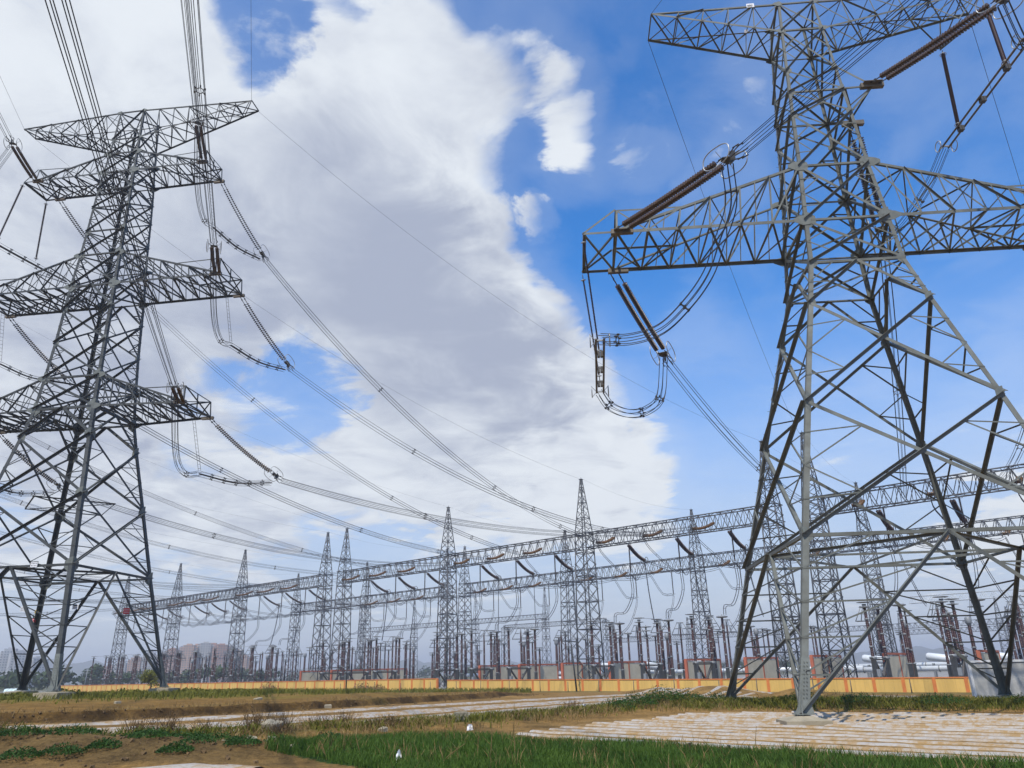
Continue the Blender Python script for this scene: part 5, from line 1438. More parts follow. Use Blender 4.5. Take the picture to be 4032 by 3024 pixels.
# ------------------------------------------------------------------ yard equipment
def post_proto(name, H, hs, r0, r1, secs, top):
    """grey pedestal of height hs, porcelain column in sections up to H, metal head"""
    t = thing(name, '', 'post insulator', (0, 0, 0)); p = M(); p.lathe((0, 0, 0), (0, 0, hs), [(0, r0 * 1.35), (hs - .1, r0 * 1.2), (hs - .1, r0 * 1.9), (hs, r0 * 1.9)], 10)
    p.box((0, 0, .06), (r0 * 5, r0 * 5, .12)); obj('pedestal', p, POSTG, t); c = M(); f = M()
    for i in range(secs):
        z0 = hs + (H - hs) * i / secs; z1 = hs + (H - hs) * (i + 1) / secs; ra = r0 + (r1 - r0) * i / secs; rb = r0 + (r1 - r0) * (i + 1) / secs
        pf = []; n = max(5, int((z1 - z0) / .22))
        for k in range(n):
            z = (z1 - z0) * k / n; q = ra + (rb - ra) * k / n; st = (z1 - z0) / n; pf += [(z, q * .84), (z + st * .5, q * 1.06), (z + st * .62, q * .84)]
        c.lathe((0, 0, z0 + .06), (0, 0, z1), [(max(0, a - 0), b) for a, b in pf], 8)
        f.lathe((0, 0, z1 - .12), (0, 0, z1 + .1), [(0, rb * 1.12), (.22, rb * 1.12)], 8)
    obj('porcelain_column', c, POST, t); obj('section_flanges', f, POSTG, t)
    h = M(); h.tube([(0, 0, H - 1.4), (0, 0, H + .5)], .09, 6)
    if 'disc' in top:
        for z, q in ((H + .15, 1.15), (H - .6, .95)): h.lathe((0, 0, z - .09), (0, 0, z + .09), [(0, q * .7), (.05, q), (.13, q), (.18, q * .7)], 16)
    if 'ring' in top:
        for z in (H + .1,): h.lathe((0, 0, z - .15), (0, 0, z + .15), [(0, .7), (.08, .95), (.22, .95), (.3, .7)], 16)
        h.tube([(-.55, 0, H + .12), (.55, 0, H + .12)], .07, 5)
    if 'bar' in top:
        h.tube([(-1.1, 0, H + .1), (1.1, 0, H + .1)], .055, 5); h.box((0, 0, H + .05), (.5, .5, .14))
        for z, q in ((H - .5, .8),): h.tube([(-q, 0, z), (q, 0, z)], .05, 5)
    if 'frame' in top:
        h.lathe((0, 0, H - .1), (0, 0, H + 1.0), [(0, .16), (1.1, .1)], 8); h.tube([(0, -1.3, H - 1.3), (0, 1.3, H - 1.3)], .05, 5)
        for (x, y) in ((-1, -1), (1, -1), (1, 1), (-1, 1)): h.tube([(x * .45, y * .45, H + .9), (x * 1.3, y * 1.3, H - 1.3)], .07, 5)
        for z, q in ((H + .9, .45), (H - 1.3, 1.3), (H - .2, .87)):
            h.tube([(-q, -q, z), (q, -q, z), (q, q, z), (-q, q, z)], .08, 5, False, True)
        h.tube([(-.8, 0, H + 1.0), (.8, 0, H + 1.0)], .05, 5); h.tube([(-1.5, 0, H - 1.3), (1.5, 0, H - 1.3)], .06, 5)
    if 'tank' in top:
        h.lathe((0, 0, H), (0, 0, H + 1.3), [(0, r1 * 1.2), (.3, r1 * 1.7), (1.1, r1 * 1.7), (1.3, r1 * 1.0)], 10)
    if 'disc2' in top:
        for z, q in ((H + .35, 1.1), (H + .0, 1.0), (H - .35, .8)): h.lathe((0, 0, z - .08), (0, 0, z + .08), [(0, q * .7), (.05, q), (.11, q), (.16, q * .7)], 16)
    obj('metal_head', h, POSTG, t)
    return t


def disconnector():
    t = thing('disconnector', '', 'disconnector', (0, 0, 0)); L = 6.0
    for y in (0, -L):
        m = M(); m.lathe((0, y, 0), (0, y, 4.6), [(0, .42), (4.2, .36), (4.2, .5), (4.6, .5)], 10); obj('support_pillar', m, POSTG, t)
        c = M(); c.lathe((0, y, 4.6), (0, y, 11.6), sum(([(z, .2), (z + .14, .27), (z + .17, .2)] for z in np.arange(0, 6.9, .26)), []), 8); obj('porcelain_column', c, POST, t)
        f = M()
        for z in (5.8, 7.7, 9.6, 11.6): f.lathe((0, y, z), (0, y, z + .22), [(0, .3), (.22, .3)], 8)
        for z, q in ((12.0, 1.0), (11.3, .8)): f.lathe((0, y, z), (0, y, z + .13), [(0, q * .7), (.04, q), (.09, q), (.13, q * .7)], 14)
        obj('metal_head', f, POSTG, t)
    m = M(); m.tube([(0, .3, 12.1), (0, -L - .3, 12.1)], .04, 5); obj('contact_arm', m, BRIGHT, t)
    m = M(); m.box((0, -L / 2, 4.2), (.3, L + 1.4, .22)); m.box((0, -L / 2, 4.42), (.28, L + 1.2, .12))
    for y0, y1 in ((-.5, -L / 2 + .35), (-L + .5, -L / 2 - .35)): m.beam((0, y0, 4.0), (0, y1, 1.9), .34, .2)
    m.box((0, -L / 2, 1.85), (.5, 1.5, .28)); obj('cross_frame', m, FIT, t)
    m = M(); m.box((.5, -L, 2.4), (.5, .55, 1.0)); obj('drive_box', m, POSTG, t)
    return t


def spread(proto, key, spots, label, group):
    for (s, off, dz, w, rz) in spots:
        p = GP(s, off, YZ + dz)
        if key not in used:
            used[key] = 1; proto.location = tuple(p); proto.rotation_euler = (0, 0, rz); tag(proto, label % w, None, group)
        else: dup(proto, p, rz, label % w, group)


PHN = ('left', 'middle', 'right'); bays = [(-218, 'first'), (-177, 'second'), (-134.4, 'third'), (-82, 'fourth'), (-41, 'fifth'), (0, 'sixth'), (48.8, 'seventh'), (90, 'last')]
tallp = post_proto('voltage_transformer', 11.5, 3.6, .27, .23, 4, ('ring',)); framp = post_proto('framed_post', 11.4, 3.3, .22, .19, 4, ('frame',)); thinp = post_proto('bar_topped_post', 11.4, 3.6, .18, .15, 4, ('disc',))
arrp = post_proto('surge_arrester', 9.2, 2.4, .36, .22, 3, ('disc2',)); tankp = post_proto('current_transformer', 9.6, 2.2, .42, .30, 2, ('tank',)); disc = disconnector()
S1 = []; S2 = []; S3 = []; S4 = []; S5 = []; S6 = []
for bs, bn in bays:
    for k in range(3):
        w = '%s of three, %s bay from left' % (PHN[k], bn); d = 10.3 * k
        S1.append((bs + 12.9 + d, 8.2, 0, w, RZ)); S2.append((bs + 5.0 + d * 1.03, -1.5 if bs + 5 + d > 1 else 4, 0, w, RZ))
        S3.append((bs + 9.7 + d, -6, 0, w, RZ)); S4.append((bs + 9.2 + d, 6.0, 0, w, RZ))
        S5.append((bs + 1.0 + 9.5 * k, -33, 0, w, RZ)); S6.append((bs + 5 + d, -22, 0, w, RZ))
spread(tallp, 'tall', S1, 'tall red brown post with flat top ring, %s', 'ring topped posts'); spread(framp, 'fram', S2, 'red brown post with tapering top frame, %s', 'frame topped posts')
spread(thinp, 'thin', S3, 'slim red brown post with two discs, %s', 'disc topped slim posts'); spread(disc, 'disc', S4, 'two post disconnector with dark V brace, %s', 'disconnectors')
spread(arrp, 'arr', S5, 'stout brown arrester with white top discs, %s', 'white disc arresters'); spread(tankp, 'tank', S6, 'thick brown post with grey head tank, %s', 'tank headed posts')
S7 = [(bs + x, -40, 0, '%s of three, %s bay from left' % (PHN[i], bn), RZ) for bs, bn in bays for i, x in enumerate((8, 19, 30))]
S8 = [(bs + x, -47, 0, '%s of three, %s bay from left' % (PHN[i], bn), RZ) for bs, bn in bays for i, x in enumerate((6, 17, 28))]
spread(thinp, 'thin', S7, 'slim post before the second gantry row, %s', 'second row slim posts'); spread(tallp, 'tall', S8, 'ringed post under the second gantry row, %s', 'second row ring topped posts')

S9 = [(bs + 7.4 + 10.3 * k, 1.5, 0, '%s of three, %s bay from left' % (PHN[k], bn), RZ) for bs, bn in bays for k in range(3)]
S10 = [(bs + 3.2 + 10.3 * k, -13, 0, '%s of three, %s bay from left' % (PHN[k], bn), RZ) for bs, bn in bays for k in range(3)]
S11 = [(bs + 11.5 + 10.3 * k, -28, 0, '%s of three, %s bay from left' % (PHN[k], bn), RZ) for bs, bn in bays for k in range(3)]
spread(post_proto('plain_post', 10.4, 3.4, .21, .18, 4, ('bar',)), 'plain', S9, 'dark brown post with a short cross bar, %s', 'cross bar posts')
spread(framp, 'fram', S10, 'brown framed post behind the fire walls, %s', 'rear framed posts'); spread(tallp, 'tall', S11, 'ringed brown post behind the white pipes, %s', 'rear ringed posts')

# fire walls between the bays
fw0 = thing('fire_wall', '', 'fire wall', (0, 0, 0), RZ)
m = M(); Lw = 13.0
for x in (-.24, .24): pass
m.box((0, -Lw / 2, 2.45), (.34, Lw - .7, 4.6)); obj('infill_panel', m, FWG, fw0)
m = M()
for y in (-.18, -Lw / 2, -Lw + .18): m.box((0, y, 2.55), (.5, .36, 5.1))
m.box((0, -Lw / 2 * .5 - .05, 5.0), (.46, Lw / 2 - .4, .3)); m.box((0, -Lw * .75, 5.0), (.46, Lw / 2 - .4, .3)); obj('frame', m, FWO, fw0)
W1 = [(s, -8, 0, '%s of its line' % ORD[min(i, 9)] if i < 10 else 'near the right edge', RZ) for i, s in enumerate([-92, -78.5, -64, -26, -14.7, -3.5, 7.8, 24, 35.2])] + [(s, -8, 0, w, RZ) for s, w in ((46.4, 'just behind the right pylon'), (57.5, 'seen through the right pylon'), (70, 'right of the right pylon legs'))]
spread(fw0, 'fw', W1, 'grey fire wall framed in orange concrete, %s', 'fire walls')
# white gas pipes and vessels
def pipe_thing(s0, s1, off, z, r, label):
    t = thing('gas_insulated_pipe', label, 'pipe', GP(s0, off, 0), RZ, 'white gas insulated pipes'); L = s1 - s0; m = M(); m.tube([(0, 0, z), (L, 0, z)], r, 10); obj('pipe', m, WHITE, t); f = M(); g2 = M()
    for x in np.arange(2, L, 6.0): f.lathe((x, 0, z), (x + .16, 0, z), [(0, r * 1.22), (.16, r * 1.22)], 12); g2.box((x + 1.5, 0, (z + YZ) / 2 - r / 2), (.25, .5, z - YZ - r))
    obj('flanges', f, POSTG, t); obj('supports', g2, POSTG, t)


pipe_thing(-50, -8, -16, -.35, .42, 'thick white pipe running level behind the fifth bay'); pipe_thing(-50, -12, -20, -1.4, .35, 'lower white pipe behind the fifth bay'); pipe_thing(-6, 44, -26, -.5, .42, 'thick white pipe running level behind the sixth bay'); pipe_thing(46, 110, -14, -.8, .45, 'thick white pipe running level behind the right pylon'); pipe_thing(40, 110, -30, -.2, .42, 'farther white pipe behind the right pylon'); pipe_thing(20, 110, 4, -2.4, .3, 'low white pipe just above the yellow wall on the right')
tk = thing('white_vessel', '', 'vessel', (0, 0, 0), RZ); m = M(); m.lathe((-2.2, 0, 4.7), (2.2, 0, 4.1), [(0, .2), (.12, .5), (.4, .66), (4.0, .66), (4.28, .5), (4.4, .2)], 16); obj('shell', m, WHITE, tk)
m = M()
for x in (-1.2, 1.2): m.box((x, 0, 1.75), (.3, .7, 3.5))
obj('legs', m, POSTG, tk)
spread(tk, 'tk', [(s, -24, 0, w, RZ) for s, w in ((-12, 'left of the central column'), (-1, 'right of the central column'), (12, 'third from the left'), (26, 'fourth from the left'), (47, 'behind the left legs of the right pylon'), (58, 'seen inside the right pylon'), (67, 'seen near the far right leg'), (78, 'at the right edge'))], 'white horizontal pressure vessel on two legs, %s', 'white pressure vessels')

# ------------------------------------------------------------------ boundary wall
WPTS = [(122.0, 45.2, -2.15), (55.4, 102.7, -1.66), (29.2, 125.3, -1.5), (3.7, 147, -1.21), (-14, 162.4, -1.05)]
WPTL = [(-16.2, 164.5, -.74), (-77, 216.5, -.80), (-159.5, 287, -.9)]


def wall(pts, label, h, step):
    pts = np.array(pts, float); root = thing('boundary_wall', label, 'wall', pts[0] - V3(0, 0, h)); L = np.concatenate([[0], np.cumsum(np.hypot(*np.diff(pts[:, :2], axis=0).T))]); o = pts[0] - V3(0, 0, h)
    n = int(round(L[-1] / step)); step = L[-1] / n; f = lambda s: np.array([np.interp(s, L, pts[:, j]) for j in range(3)])
    d = unit((pts[-1] - pts[0]) * V3(1, 1, 0)); nn = V3(-d[1], d[0], 0); pm = M(); cp = M(); jt = M()
    for i in range(n):
        a, b = f(i * step) - o, f((i + 1) * step) - o; dd = unit(b - a); x = dd
        c = (a + b) / 2; pm.box(c - V3(0, 0, h / 2 + .25), (step, .22, h + .5 - .18), x, np.cross((0, 0, 1), x)); cp.box(c - V3(0, 0, .06), (step + .02, .36, .14), x, np.cross((0, 0, 1), x))
        for q in (1 / 3, 2 / 3):
            e = a + (b - a) * q; jt.box(e - V3(0, 0, h / 2), (.03, .235, h - .2), x, np.cross((0, 0, 1), x))
        m = M(); m.box(a - V3(0, 0, h / 2 + .2), (.42, .34, h + .3), x, np.cross((0, 0, 1), x)); obj('pillar', m, ORA, root)
    obj('rendered_panels', pm, YEL, root); obj('coping', cp, ORA, root); obj('panel_joints', jt, mat('panel_joint_ochre', (.42, .27, .09), .9), root)  # joint strips in a darker ochre than the panels


wall(WPTS, 'yellow rendered boundary wall with orange pillars and coping, the stretch right of the step', 2.1, 3.7)
wall(WPTL, 'yellow rendered boundary wall with orange pillars, the long stretch left of the step', 2.1, 3.7)

# ------------------------------------------------------------------ loose things on the fields
def boxy(name, c, sz, rz, mtl, label, catg, tilt=(0, 0), bev=.04, group=None):
    bx, by, bz = sz; m = M(); b = bev
    # chamfered, slightly irregular block
    vs = []
    for k, (z, s) in enumerate(((0, 1), (bz - b, 1), (bz, 1 - 2 * b / max(bx, by)))):
        for x, y in ((-1, -1), (1, -1), (1, 1), (-1, 1)): vs.append(V3(x * bx / 2 * s + rnd.uniform(-.03, .03) * bx, y * by / 2 * s + rnd.uniform(-.03, .03) * by, z + rnd.uniform(-.02, .02)))
    fs = [(3, 2, 1, 0), (8, 9, 10, 11)] + [(4 * k + i, 4 * k + (i + 1) % 4, 4 * k + 4 + (i + 1) % 4, 4 * k + 4 + i) for k in (0, 1) for i in range(4)]
    m.add(vs, fs); o = obj(name, m, mtl); o.location = tuple(c); o.rotation_euler = (tilt[0], tilt[1], rz); return tag(o, label, catg, group)


def gpos(x, y, dz=0.0): return (x, y, tz(x, y) + dz)


boxy('concrete_block', gpos(-2.9, 41.6, -.15), (.55, .5, .62), .5, CONC, 'upright pale concrete block at the lip of the ditch, above the green wheat', 'block')
boxy('concrete_block', gpos(-10.2, 34.6, -.1), (.75, .5, .5), -.3, CONC, 'fallen rounded concrete block among the weeds left of the ditch lip', 'block', (.25, .1))
t = thing('ditch_lip', 'narrow pale concrete lip running along the field ditch', 'ditch')
dl = np.array([(-11, 36.4), (-7.4, 39.6), (-3.6, 43.2), (-1.0, 47.0), (1.8, 50.4), (4.6, 54.0)]); m = M(); pth = np.array([(x, y, tz(x, y) + .16) for x, y in curve3(np.c_[dl, np.zeros(len(dl))], 30)[:, :2]])
for i in range(len(pth) - 1): m.beam(pth[i], pth[i + 1] + (pth[i] - pth[i + 1]) * .02, .18, .34)
obj('kerb', m, CONC, t)
m = M(); off = np.array([-.6, .55, -.05]); 
for i in range(12, len(pth) - 1): m.beam(pth[i] + off, pth[i + 1] + off + (pth[i] - pth[i + 1]) * .02, .14, .3)
obj('far_kerb', m, CONC, t)
for i, (x, y, sx, sy, sz, rz) in enumerate([(-12.4, 35.0, .5, .3, .14, .2), (-13.0, 34.3, .35, .28, .12, 1), (-9.2, 28.9, .3, .25, .2, .5), (-8.4, 28.5, .36, .26, .2, 2), (-10.6, 30.2, .3, .3, .12, 1), (-6.4, 31.2, .25, .2, .12, 2), (-30, 62, .4, .3, .2, 1), (-22, 70, .6, .4, .2, 1), (-14.6, 63.6, .5, .3, .3, .4), (21, 76, 1.2, .4, .25, -.5), (-7.4, 27.6, .22, .2, .14, 0), (-5.9, 36.4, .3, .3, .2, 1)]):
    boxy('stone', gpos(x, y, -.04), (sx, sy, sz), rz, CONC, 'small pale stone or broken slab lying on the bare soil', 'stone', (rnd.uniform(-.2, .2), rnd.uniform(-.2, .2)), .03, 'loose stones and slabs')
rs = np.random.RandomState(5); m = M()
for i in range(260):
    x = rs.normal(-13.5, 3.6); y = rs.normal(27.6, 1.4); s = rs.uniform(.03, .11); c = V3(x, y, tz(x, y) + s * .2); a = rs.uniform(0, 6.28)
    vs = [c + V3(math.cos(a + t) * s * rs.uniform(.6, 1.1), math.sin(a + t) * s * rs.uniform(.6, 1.1), z * s * .5) for z, t in ((-1, 0), (-1, 2.1), (-1, 4.2), (1, 1), (1, 3.1), (1, 5.2))]
    m.add(vs, [(0, 2, 1), (3, 4, 5), (0, 1, 3), (1, 4, 3), (1, 2, 4), (2, 5, 4), (2, 0, 5), (0, 3, 5)])
for i in range(420):
    t_ = rs.uniform(0, 1); P = BANK; sA_ = np.linspace(0, 1, len(P)); x = np.interp(t_, sA_, P[:, 0]) + rs.normal(0, .8); y = np.interp(t_, sA_, P[:, 1]) + rs.normal(-.3, .6); s = rs.uniform(.03, .11); c = V3(x, y, tz(x, y) + s * .2); a = rs.uniform(0, 6.28)
    vs = [c + V3(math.cos(a + t) * s * rs.uniform(.6, 1.1), math.sin(a + t) * s * rs.uniform(.6, 1.1), z * s * .5) for z, t in ((-1, 0), (-1, 2.1), (-1, 4.2), (1, 1), (1, 3.1), (1, 5.2))]
    m.add(vs, [(0, 2, 1), (3, 4, 5), (0, 1, 3), (1, 4, 3), (1, 2, 4), (2, 5, 4), (2, 0, 5), (0, 3, 5)])
tag(obj('earth_clods', m, mat('earth_clod', (.12, .072, .028), .95, 0, .25, 2, bump=.4)), 'loose brown earth clods along the cut bank and the rubble corner', 'clods', None, 'stuff')


def rag(name, c, w, h, label, catg, seed, mtl=WEN, flat=False):
    rs = np.random.RandomState(seed); m = M(); n = 6; vs = []
    for i in range(n):
        for j in range(n):
            u_ = i / (n - 1) - .5; v_ = j / (n - 1)
            q = V3(u_ * w * (1 - .5 * v_) + rs.normal(0, .04) * w, (rs.normal(0, .12) + .25 * math.sin(u_ * 6)) * w, v_ * h + rs.normal(0, .04) * h)
            if flat: q = V3(q[0], (v_ - .5) * h + rs.normal(0, .05) * h, .05 + abs(rs.normal(0, .06)))
            vs.append(q)
    m.add(vs, [(i * n + j, i * n + j + 1, (i + 1) * n + j + 1, (i + 1) * n + j) for i in range(n - 1) for j in range(n - 1)], True)
    o = obj(name, m, mtl); o.location = tuple(c); return tag(o, label, catg)


rag('plastic_bag', gpos(-3.6, 25.2, .0), .2, .36, 'white plastic bag snagged upright in the green wheat at the bottom edge', 'bag', 3)
rag('plastic_scrap', gpos(-2.2, 37.2, .05), .3, .25, 'small white plastic scrap in the weeds below the concrete block', 'scrap', 4)
rag('plastic_scrap', gpos(4.0, 51.2, .1), .35, .3, 'small white plastic scrap by the far end of the ditch lip', 'scrap', 5)
rag('plastic_scrap', gpos(-66.0, 80.5, .1), 1.1, .8, 'crumpled pale sack leaning on the left side of the left pylon footing', 'sack', 6, mat('pale_sack', (.55, .6, .55), .6))
for i, (x, y) in enumerate([(4.6, 27.4), (5.6, 28.0), (6.7, 27.3), (3.6, 28.2)]): rag('dark_scrap', gpos(x, y, .02), .22, .2, 'small scrap of black plastic in the green wheat by the mulch rows', 'scrap', 20 + i, POLEB)['group'] = 'black plastic scraps in the wheat'

# grey slab wall behind the far right leg
cs = V3(40.2, 67.0, 0); bs = tz(40.2, 67.0); t = thing('slab_wall', 'free standing slab of mottled grey concrete behind the far right pylon leg', 'slab', (cs[0], cs[1], bs - .3), -.10)
m = M(); m.box((0, 0, 1.65), (6.6, .22, 3.3)); obj('slab', m, CONCG, t)
m = M(); m.box((-3.42, 0, 1.70), (.2, .4, 3.4)); m.box((3.42, 0, 1.70), (.2, .4, 3.4)); m.box((0, 0, 3.39), (6.62, .4, .16)); obj('edge_frame', m, mat('slab_edge', (.56, .56, .55), .85), t)

# stakes with wire before the wall
STK = [(1398, 0), (1452, 0), (1465, 1), (1521, 0), (1610, 0), (1702, 0), (1800, 0), (1901, 0), (2012, 0), (2126, 0), (2250, 0), (2380, 0), (2518, 0), (2668, 0), (2830, 0), (3002, 0), (3240, 0), (3387, 0), (3603, 0)]
wp = np.array(WPTS[::-1] + []); wl2 = np.array(WPTL)
st_proto = None
for i, (px, lean) in enumerate(STK):
    ta = (px - 2042) * .936 / 3031.7
    arr = np.array([WPTL[1], WPTL[0], WPTS[4], WPTS[3], WPTS[2], WPTS[1], WPTS[0]])
    ratio = arr[:, 0] / arr[:, 1]; f = np.interp(ta, ratio, np.arange(len(arr))); k_ = min(int(f), len(arr) - 2); q = arr[k_] + (arr[k_ + 1] - arr[k_]) * (f - k_)
    q = q * ((np.hypot(q[0], q[1]) - 7) / np.hypot(q[0], q[1])); z = tz(q[0], q[1])
    m = M(); hh = rnd.uniform(1.5, 1.9); m.tube([(0, 0, -.2), (lean * .7 + rnd.uniform(-.05, .05), 0, hh)], [.075, .06], 6); o = obj('fence_stake', m, WOOD); o.location = (q[0], q[1], z)
    tag(o, 'dark weathered wooden stake standing before the yellow wall' if not lean else 'leaning dark stake before the yellow wall', 'stake', 'stakes before the wall' if not lean else None)
for (x, y, h, lean, w) in [(9.6, 137.5, 7.4, -.55, 'just left of the central gantry column'), (-35.5, 170, 7.6, -.1, 'between the two twin spires and the reeds'), (-207, 331, 7.0, .9, 'leaning at the far left edge')]:
    m = M(); m.tube([(0, 0, -.3), (lean, 0, h)], [.15, .11], 7); m.box((lean * .93, 0, h * .93), (.5, .12, .1)); o = obj('utility_pole', m, POLEB); o.location = (x, y, tz(x, y)); tag(o, 'slender dark pole rising before the yellow wall, %s' % w, 'pole')
px_, py_ = -193, 366; m = M(); m.tube([(0, 0, -.3), (.3, 0, 9)], [.2, .15], 7); m.box((.25, 0, 8.2), (3.2, .2, .2)); m.box((.25, 0, 7.2), (2.4, .2, .2)); o = obj('utility_pole', m, POSTG); o.location = (px_, py_, tz(px_, py_)); tag(o, 'grey crossarm pole standing in the far trees left of the gantry', 'pole')

# ------------------------------------------------------------------ far country: trees, town, hills
def tree(x, y, h, r, seed, mtl, label, group, n=650, leaf=.35):
    rs = np.random.RandomState(seed); z = tz(x, y); t = thing('tree', label, 'tree', (x, y, z), 0, group); m = M(); m.tube([(0, 0, -.3), (rs.normal(0, .1), rs.normal(0, .1), h * .35), (rs.normal(0, .3), rs.normal(0, .3), h * .75)], [h * .03, h * .022, h * .008], 6)
    for i in range(5):
        a = rs.uniform(0, 6.28); z0 = h * rs.uniform(.3, .6); m.tube([(0, 0, z0), (math.cos(a) * r * .6, math.sin(a) * r * .6, z0 + h * .22)], [h * .012, h * .004], 4)
    obj('trunk', m, mat('tree_bark', (.09, .07, .05), .9), t); c = M(); lob = [(rs.normal(0, r * .42), rs.normal(0, r * .42), h * rs.uniform(.35, .82), r * rs.uniform(.35, .6)) for _ in range(11)]
    for i in range(n):
        lx, ly, lz, lr = lob[rs.randint(11)]; d = unit(rs.normal(0, 1, 3)); p = V3(lx, ly, lz) + d * lr * rs.uniform(.5, 1.05) * V3(1, 1, .8); a = unit(rs.normal(0, 1, 3)); b = unit(np.cross(a, d)); s = leaf * rs.uniform(.6, 1.3)
        c.add([p - a * s, p + b * s * .7, p + a * s, p - b * s * .7], [(0, 1, 2, 3)])
    obj('crown', c, mtl, t); return t


tree(-88, 197, 5.6, 3.3, 1, YELG, 'round yellow green bush tree behind the right foot of the left pylon', None, 1500, .22)
tree(-259, 500, 15, 8, 2, FARG, 'dark round topped tree standing clear of the far tree belt', None, 900, .8)
tree(-288, 462, 8, 6, 3, FARG, 'lower grey green tree at the far left, behind the greenhouse', None, 700, .7)
rs = np.random.RandomState(31); TR_ = []
for i in range(44):
    az = R(-38 + i * 1.3); az += R(rs.uniform(-.5, .5)); D_ = rs.uniform(430, 720) * (1 if az < R(-16) else 1.5); 
    tree(D_ * math.sin(az), D_ * math.cos(az), rs.uniform(6, 12), rs.uniform(6, 11), 100 + i, FARG, 'hazy grey green tree in the far tree belt beyond the substation', 'trees of the far belt', 260, 1.3)
# town
bm = {}
TOWN = [(-.612, 1150, 40, 22), (-.625, 1180, 44, 20), (-.59, 1200, 34, 24), (-.468, 1250, 34, 20), (-.452, 1240, 40, 18), (-.437, 1260, 38, 20), (-.425, 1230, 44, 18), (-.415, 1250, 46, 20), (-.405, 1200, 48, 22), (-.395, 1230, 49, 22), (-.385, 1210, 51, 22), (-.375, 1230, 50, 22), (-.365, 1200, 48, 22), (-.355, 1220, 46, 22), (-.346, 1240, 42, 18), (-.337, 1290, 36, 22), (-.485, 1300, 28, 22), (-.500, 1320, 24, 18)]
TOWN_ = [(-0.562, 1150, 40, 22), (-0.578, 1180, 44, 20), (-0.602, 1200, 45, 24), (-0.408, 1250, 38, 20), (-0.395, 1240, 44, 18), (-0.382, 1260, 42, 20), (-0.368, 1230, 46, 18), (-0.356, 1250, 47, 20), (-0.342, 1200, 50, 22), (-0.327, 1230, 50, 22), (-0.312, 1210, 54, 22), (-0.297, 1230, 52, 22), (-0.283, 1200, 50, 22), (-0.268, 1220, 50, 22), (-0.255, 1240, 44, 18), (-0.243, 1290, 40, 22), (-0.43, 1300, 30, 22), (-0.446, 1320, 26, 18)]
WIN = mat('far_window_glass', (.10, .12, .15), .3)
for i, (ta, D_, h, w) in enumerate(TOWN):
    az = math.atan(ta); x, y = D_ * math.sin(az), D_ * math.cos(az); colr = ((.36, .20, .15), (.38, .37, .37), (.42, .27, .20), (.33, .34, .37))[(i * 7 + i // 3) % 4] if i > 2 else (.40, .40, .41)
    mt_ = mat('tower_block_%s' % ['brick', 'grey', 'tan', 'slate', 'pale'][[(.36, .20, .15), (.38, .37, .37), (.42, .27, .20), (.33, .34, .37), (.40, .40, .41)].index(colr)], colr, .9, 0, .06, .05)
    t = thing('apartment_block', 'hazy %s apartment tower of the far town, number %s from the left' % (('red brick', 'grey', 'tan', 'slate')[(i * 7 + i // 3) % 4] if i > 2 else 'pale', ('one', 'two', 'three', 'seven', 'eight', 'nine', 'ten', 'eleven', 'twelve', 'thirteen', 'fourteen', 'fifteen', 'sixteen', 'seventeen', 'eighteen', 'nineteen', 'five', 'four')[i]), 'apartment block', (x, y, -4), -az + rnd.uniform(-.3, .3))
    m = M(); d = 16; m.box((0, 0, h / 2), (w * .62, d, h)); m.box((-w * .4, 1.5, h / 2 - 1.0), (w * .2, d - 3, h - 2)); m.box((w * .4, 1.5, h / 2 - 1.0), (w * .2, d - 3, h - 2)); obj('wall', m, mt_, t)
    m = M(); m.box((0, 0, h + 1.2), (w * .3, d * .5, 2.4)); m.box((0, 0, h + .3), (w * .64, d + .4, .6)); obj('roof', m, mt_, t)
    m = M()
    for f_ in range(int(h / 3)):
        for cx in (-.4, -.22, -.08, .08, .22, .4): m.box((cx * w, -d / 2 + (1.4 if abs(cx) > .3 else -.06), 1.8 + f_ * 3), (w * .08, .3, 1.5))
    obj('windows', m, WIN, t)['kind'] = 'stuff'
# greenhouse at the far left
t = thing('greenhouse', 'long low pale green plastic greenhouse at the far left', 'greenhouse', (-207, 340, tz(-207, 340)), -.1); m = M(); L = 9
pts = [(math.cos(a) * 2.4, math.sin(a) * 1.5) for a in np.linspace(0, math.pi, 9)]; vs = [(-L / 2, x, z) for x, z in pts] + [(L / 2, x, z) for x, z in pts]; m.add(vs, [(i, i + 1, 10 + i, 9 + i) for i in range(8)] + [tuple(range(9)), tuple(range(17, 8, -1))], False); obj('cover', m, mat('greenhouse_film', (.55, .66, .64), .4), t)
m = M()
for k in range(6): m.tube([(-L / 2 + L * k / 5, x * 1.01, z * 1.01) for x, z in pts], .06, 4)
obj('hoops', m, POSTG, t)
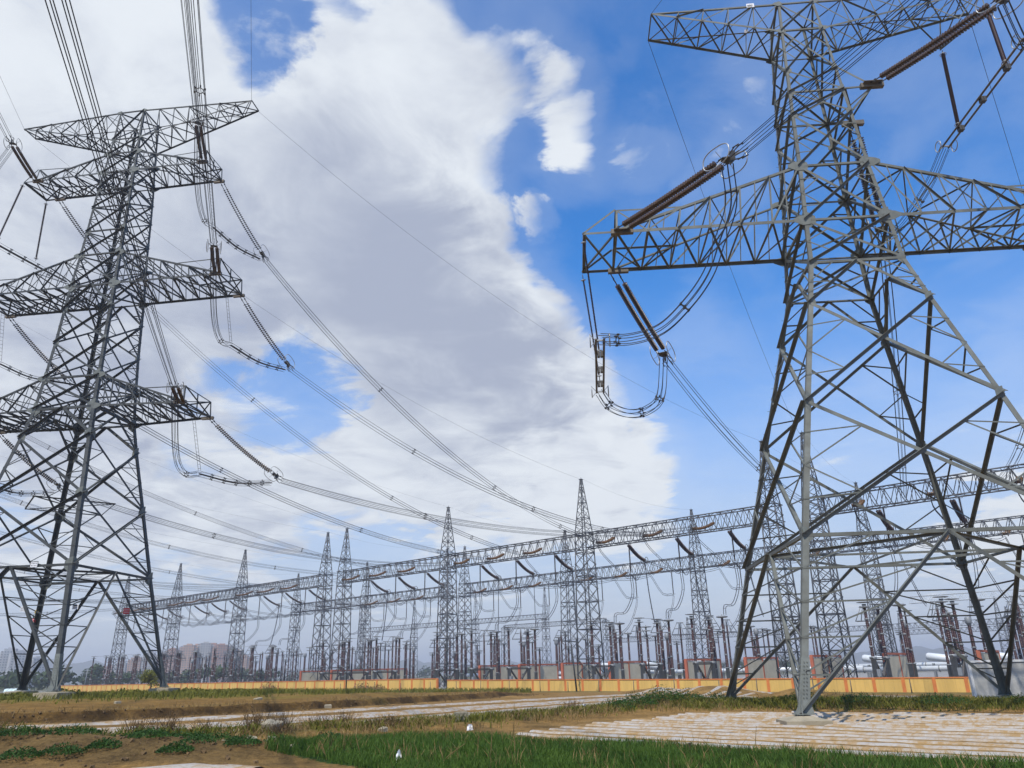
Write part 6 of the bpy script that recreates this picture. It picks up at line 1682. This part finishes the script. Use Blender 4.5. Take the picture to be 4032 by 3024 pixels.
# hills
def hills(D_, hmax, a0, a1, seed, name, label, colr):
    rs = np.random.RandomState(seed); n = 220; ph = rs.uniform(0, 6.28, 9); vs = []; az = np.radians(np.linspace(a0, a1, n))
    hgt = sum(np.sin(az * k * 5.5 + ph[k]) / (k ** .8) for k in range(1, 9)); hgt = (hgt - hgt.min()) / (hgt.max() - hgt.min()); hgt = hmax * (.45 + .55 * hgt) * np.clip(np.minimum(np.arange(n), n - 1 - np.arange(n)) / 18, 0, 1)
    prof = [(0, 0), (160, .35), (420, .8), (650, 1), (950, .75), (1300, 0)]
    for dr, k in prof:
        for i in range(n):
            h = hgt[i] * k * (1 + .15 * math.sin(i * .9 + dr)); vs.append(((D_ + dr) * math.sin(az[i]), (D_ + dr) * math.cos(az[i]), -5 + h))
    m = M(); m.add(vs, [(r_ * n + i, r_ * n + i + 1, (r_ + 1) * n + i + 1, (r_ + 1) * n + i) for r_ in range(len(prof) - 1) for i in range(n - 1)], True)
    tag(obj(name, m, mat('hill_scrub', colr, .95, 0, .2, .01)), label, None, None, 'structure')


hills(3000, 82, -36, 34, 3, 'hills', 'low hazy blue grey hills along the horizon', (.10, .10, .075)); hills(2300, 42, -38, -14, 9, 'foothills', 'lower hazy foothill ridge at the left', (.09, .10, .07))

# ------------------------------------------------------------------ haze
me = bpy.data.meshes.new('haze'); s = 5700; z0, z1 = -8, 110
me.from_pydata([(x, y, z) for z in (z0, z1) for y in (-s, s) for x in (-s, s)], [], [(0, 2, 3, 1), (4, 5, 7, 6), (0, 1, 5, 4), (2, 6, 7, 3), (0, 4, 6, 2), (1, 3, 7, 5)])
hz = bpy.data.materials.new('haze'); hz.use_nodes = True; nt = hz.node_tree; nt.nodes.clear(); g = G(nt); o = g.n('ShaderNodeOutputMaterial'); pv = g.n('ShaderNodeVolumePrincipled')
pv.inputs['Color'].default_value = (.86, .89, .96, 1); pv.inputs['Density'].default_value = HAZE; pv.inputs['Anisotropy'].default_value = 0.2; g.lk(pv.outputs[0], o.inputs['Volume']); me.materials.append(hz)
o = bpy.data.objects.new('haze', me); COL.objects.link(o); o['kind'] = 'stuff'; o['label'] = 'thin pale haze over the plain'
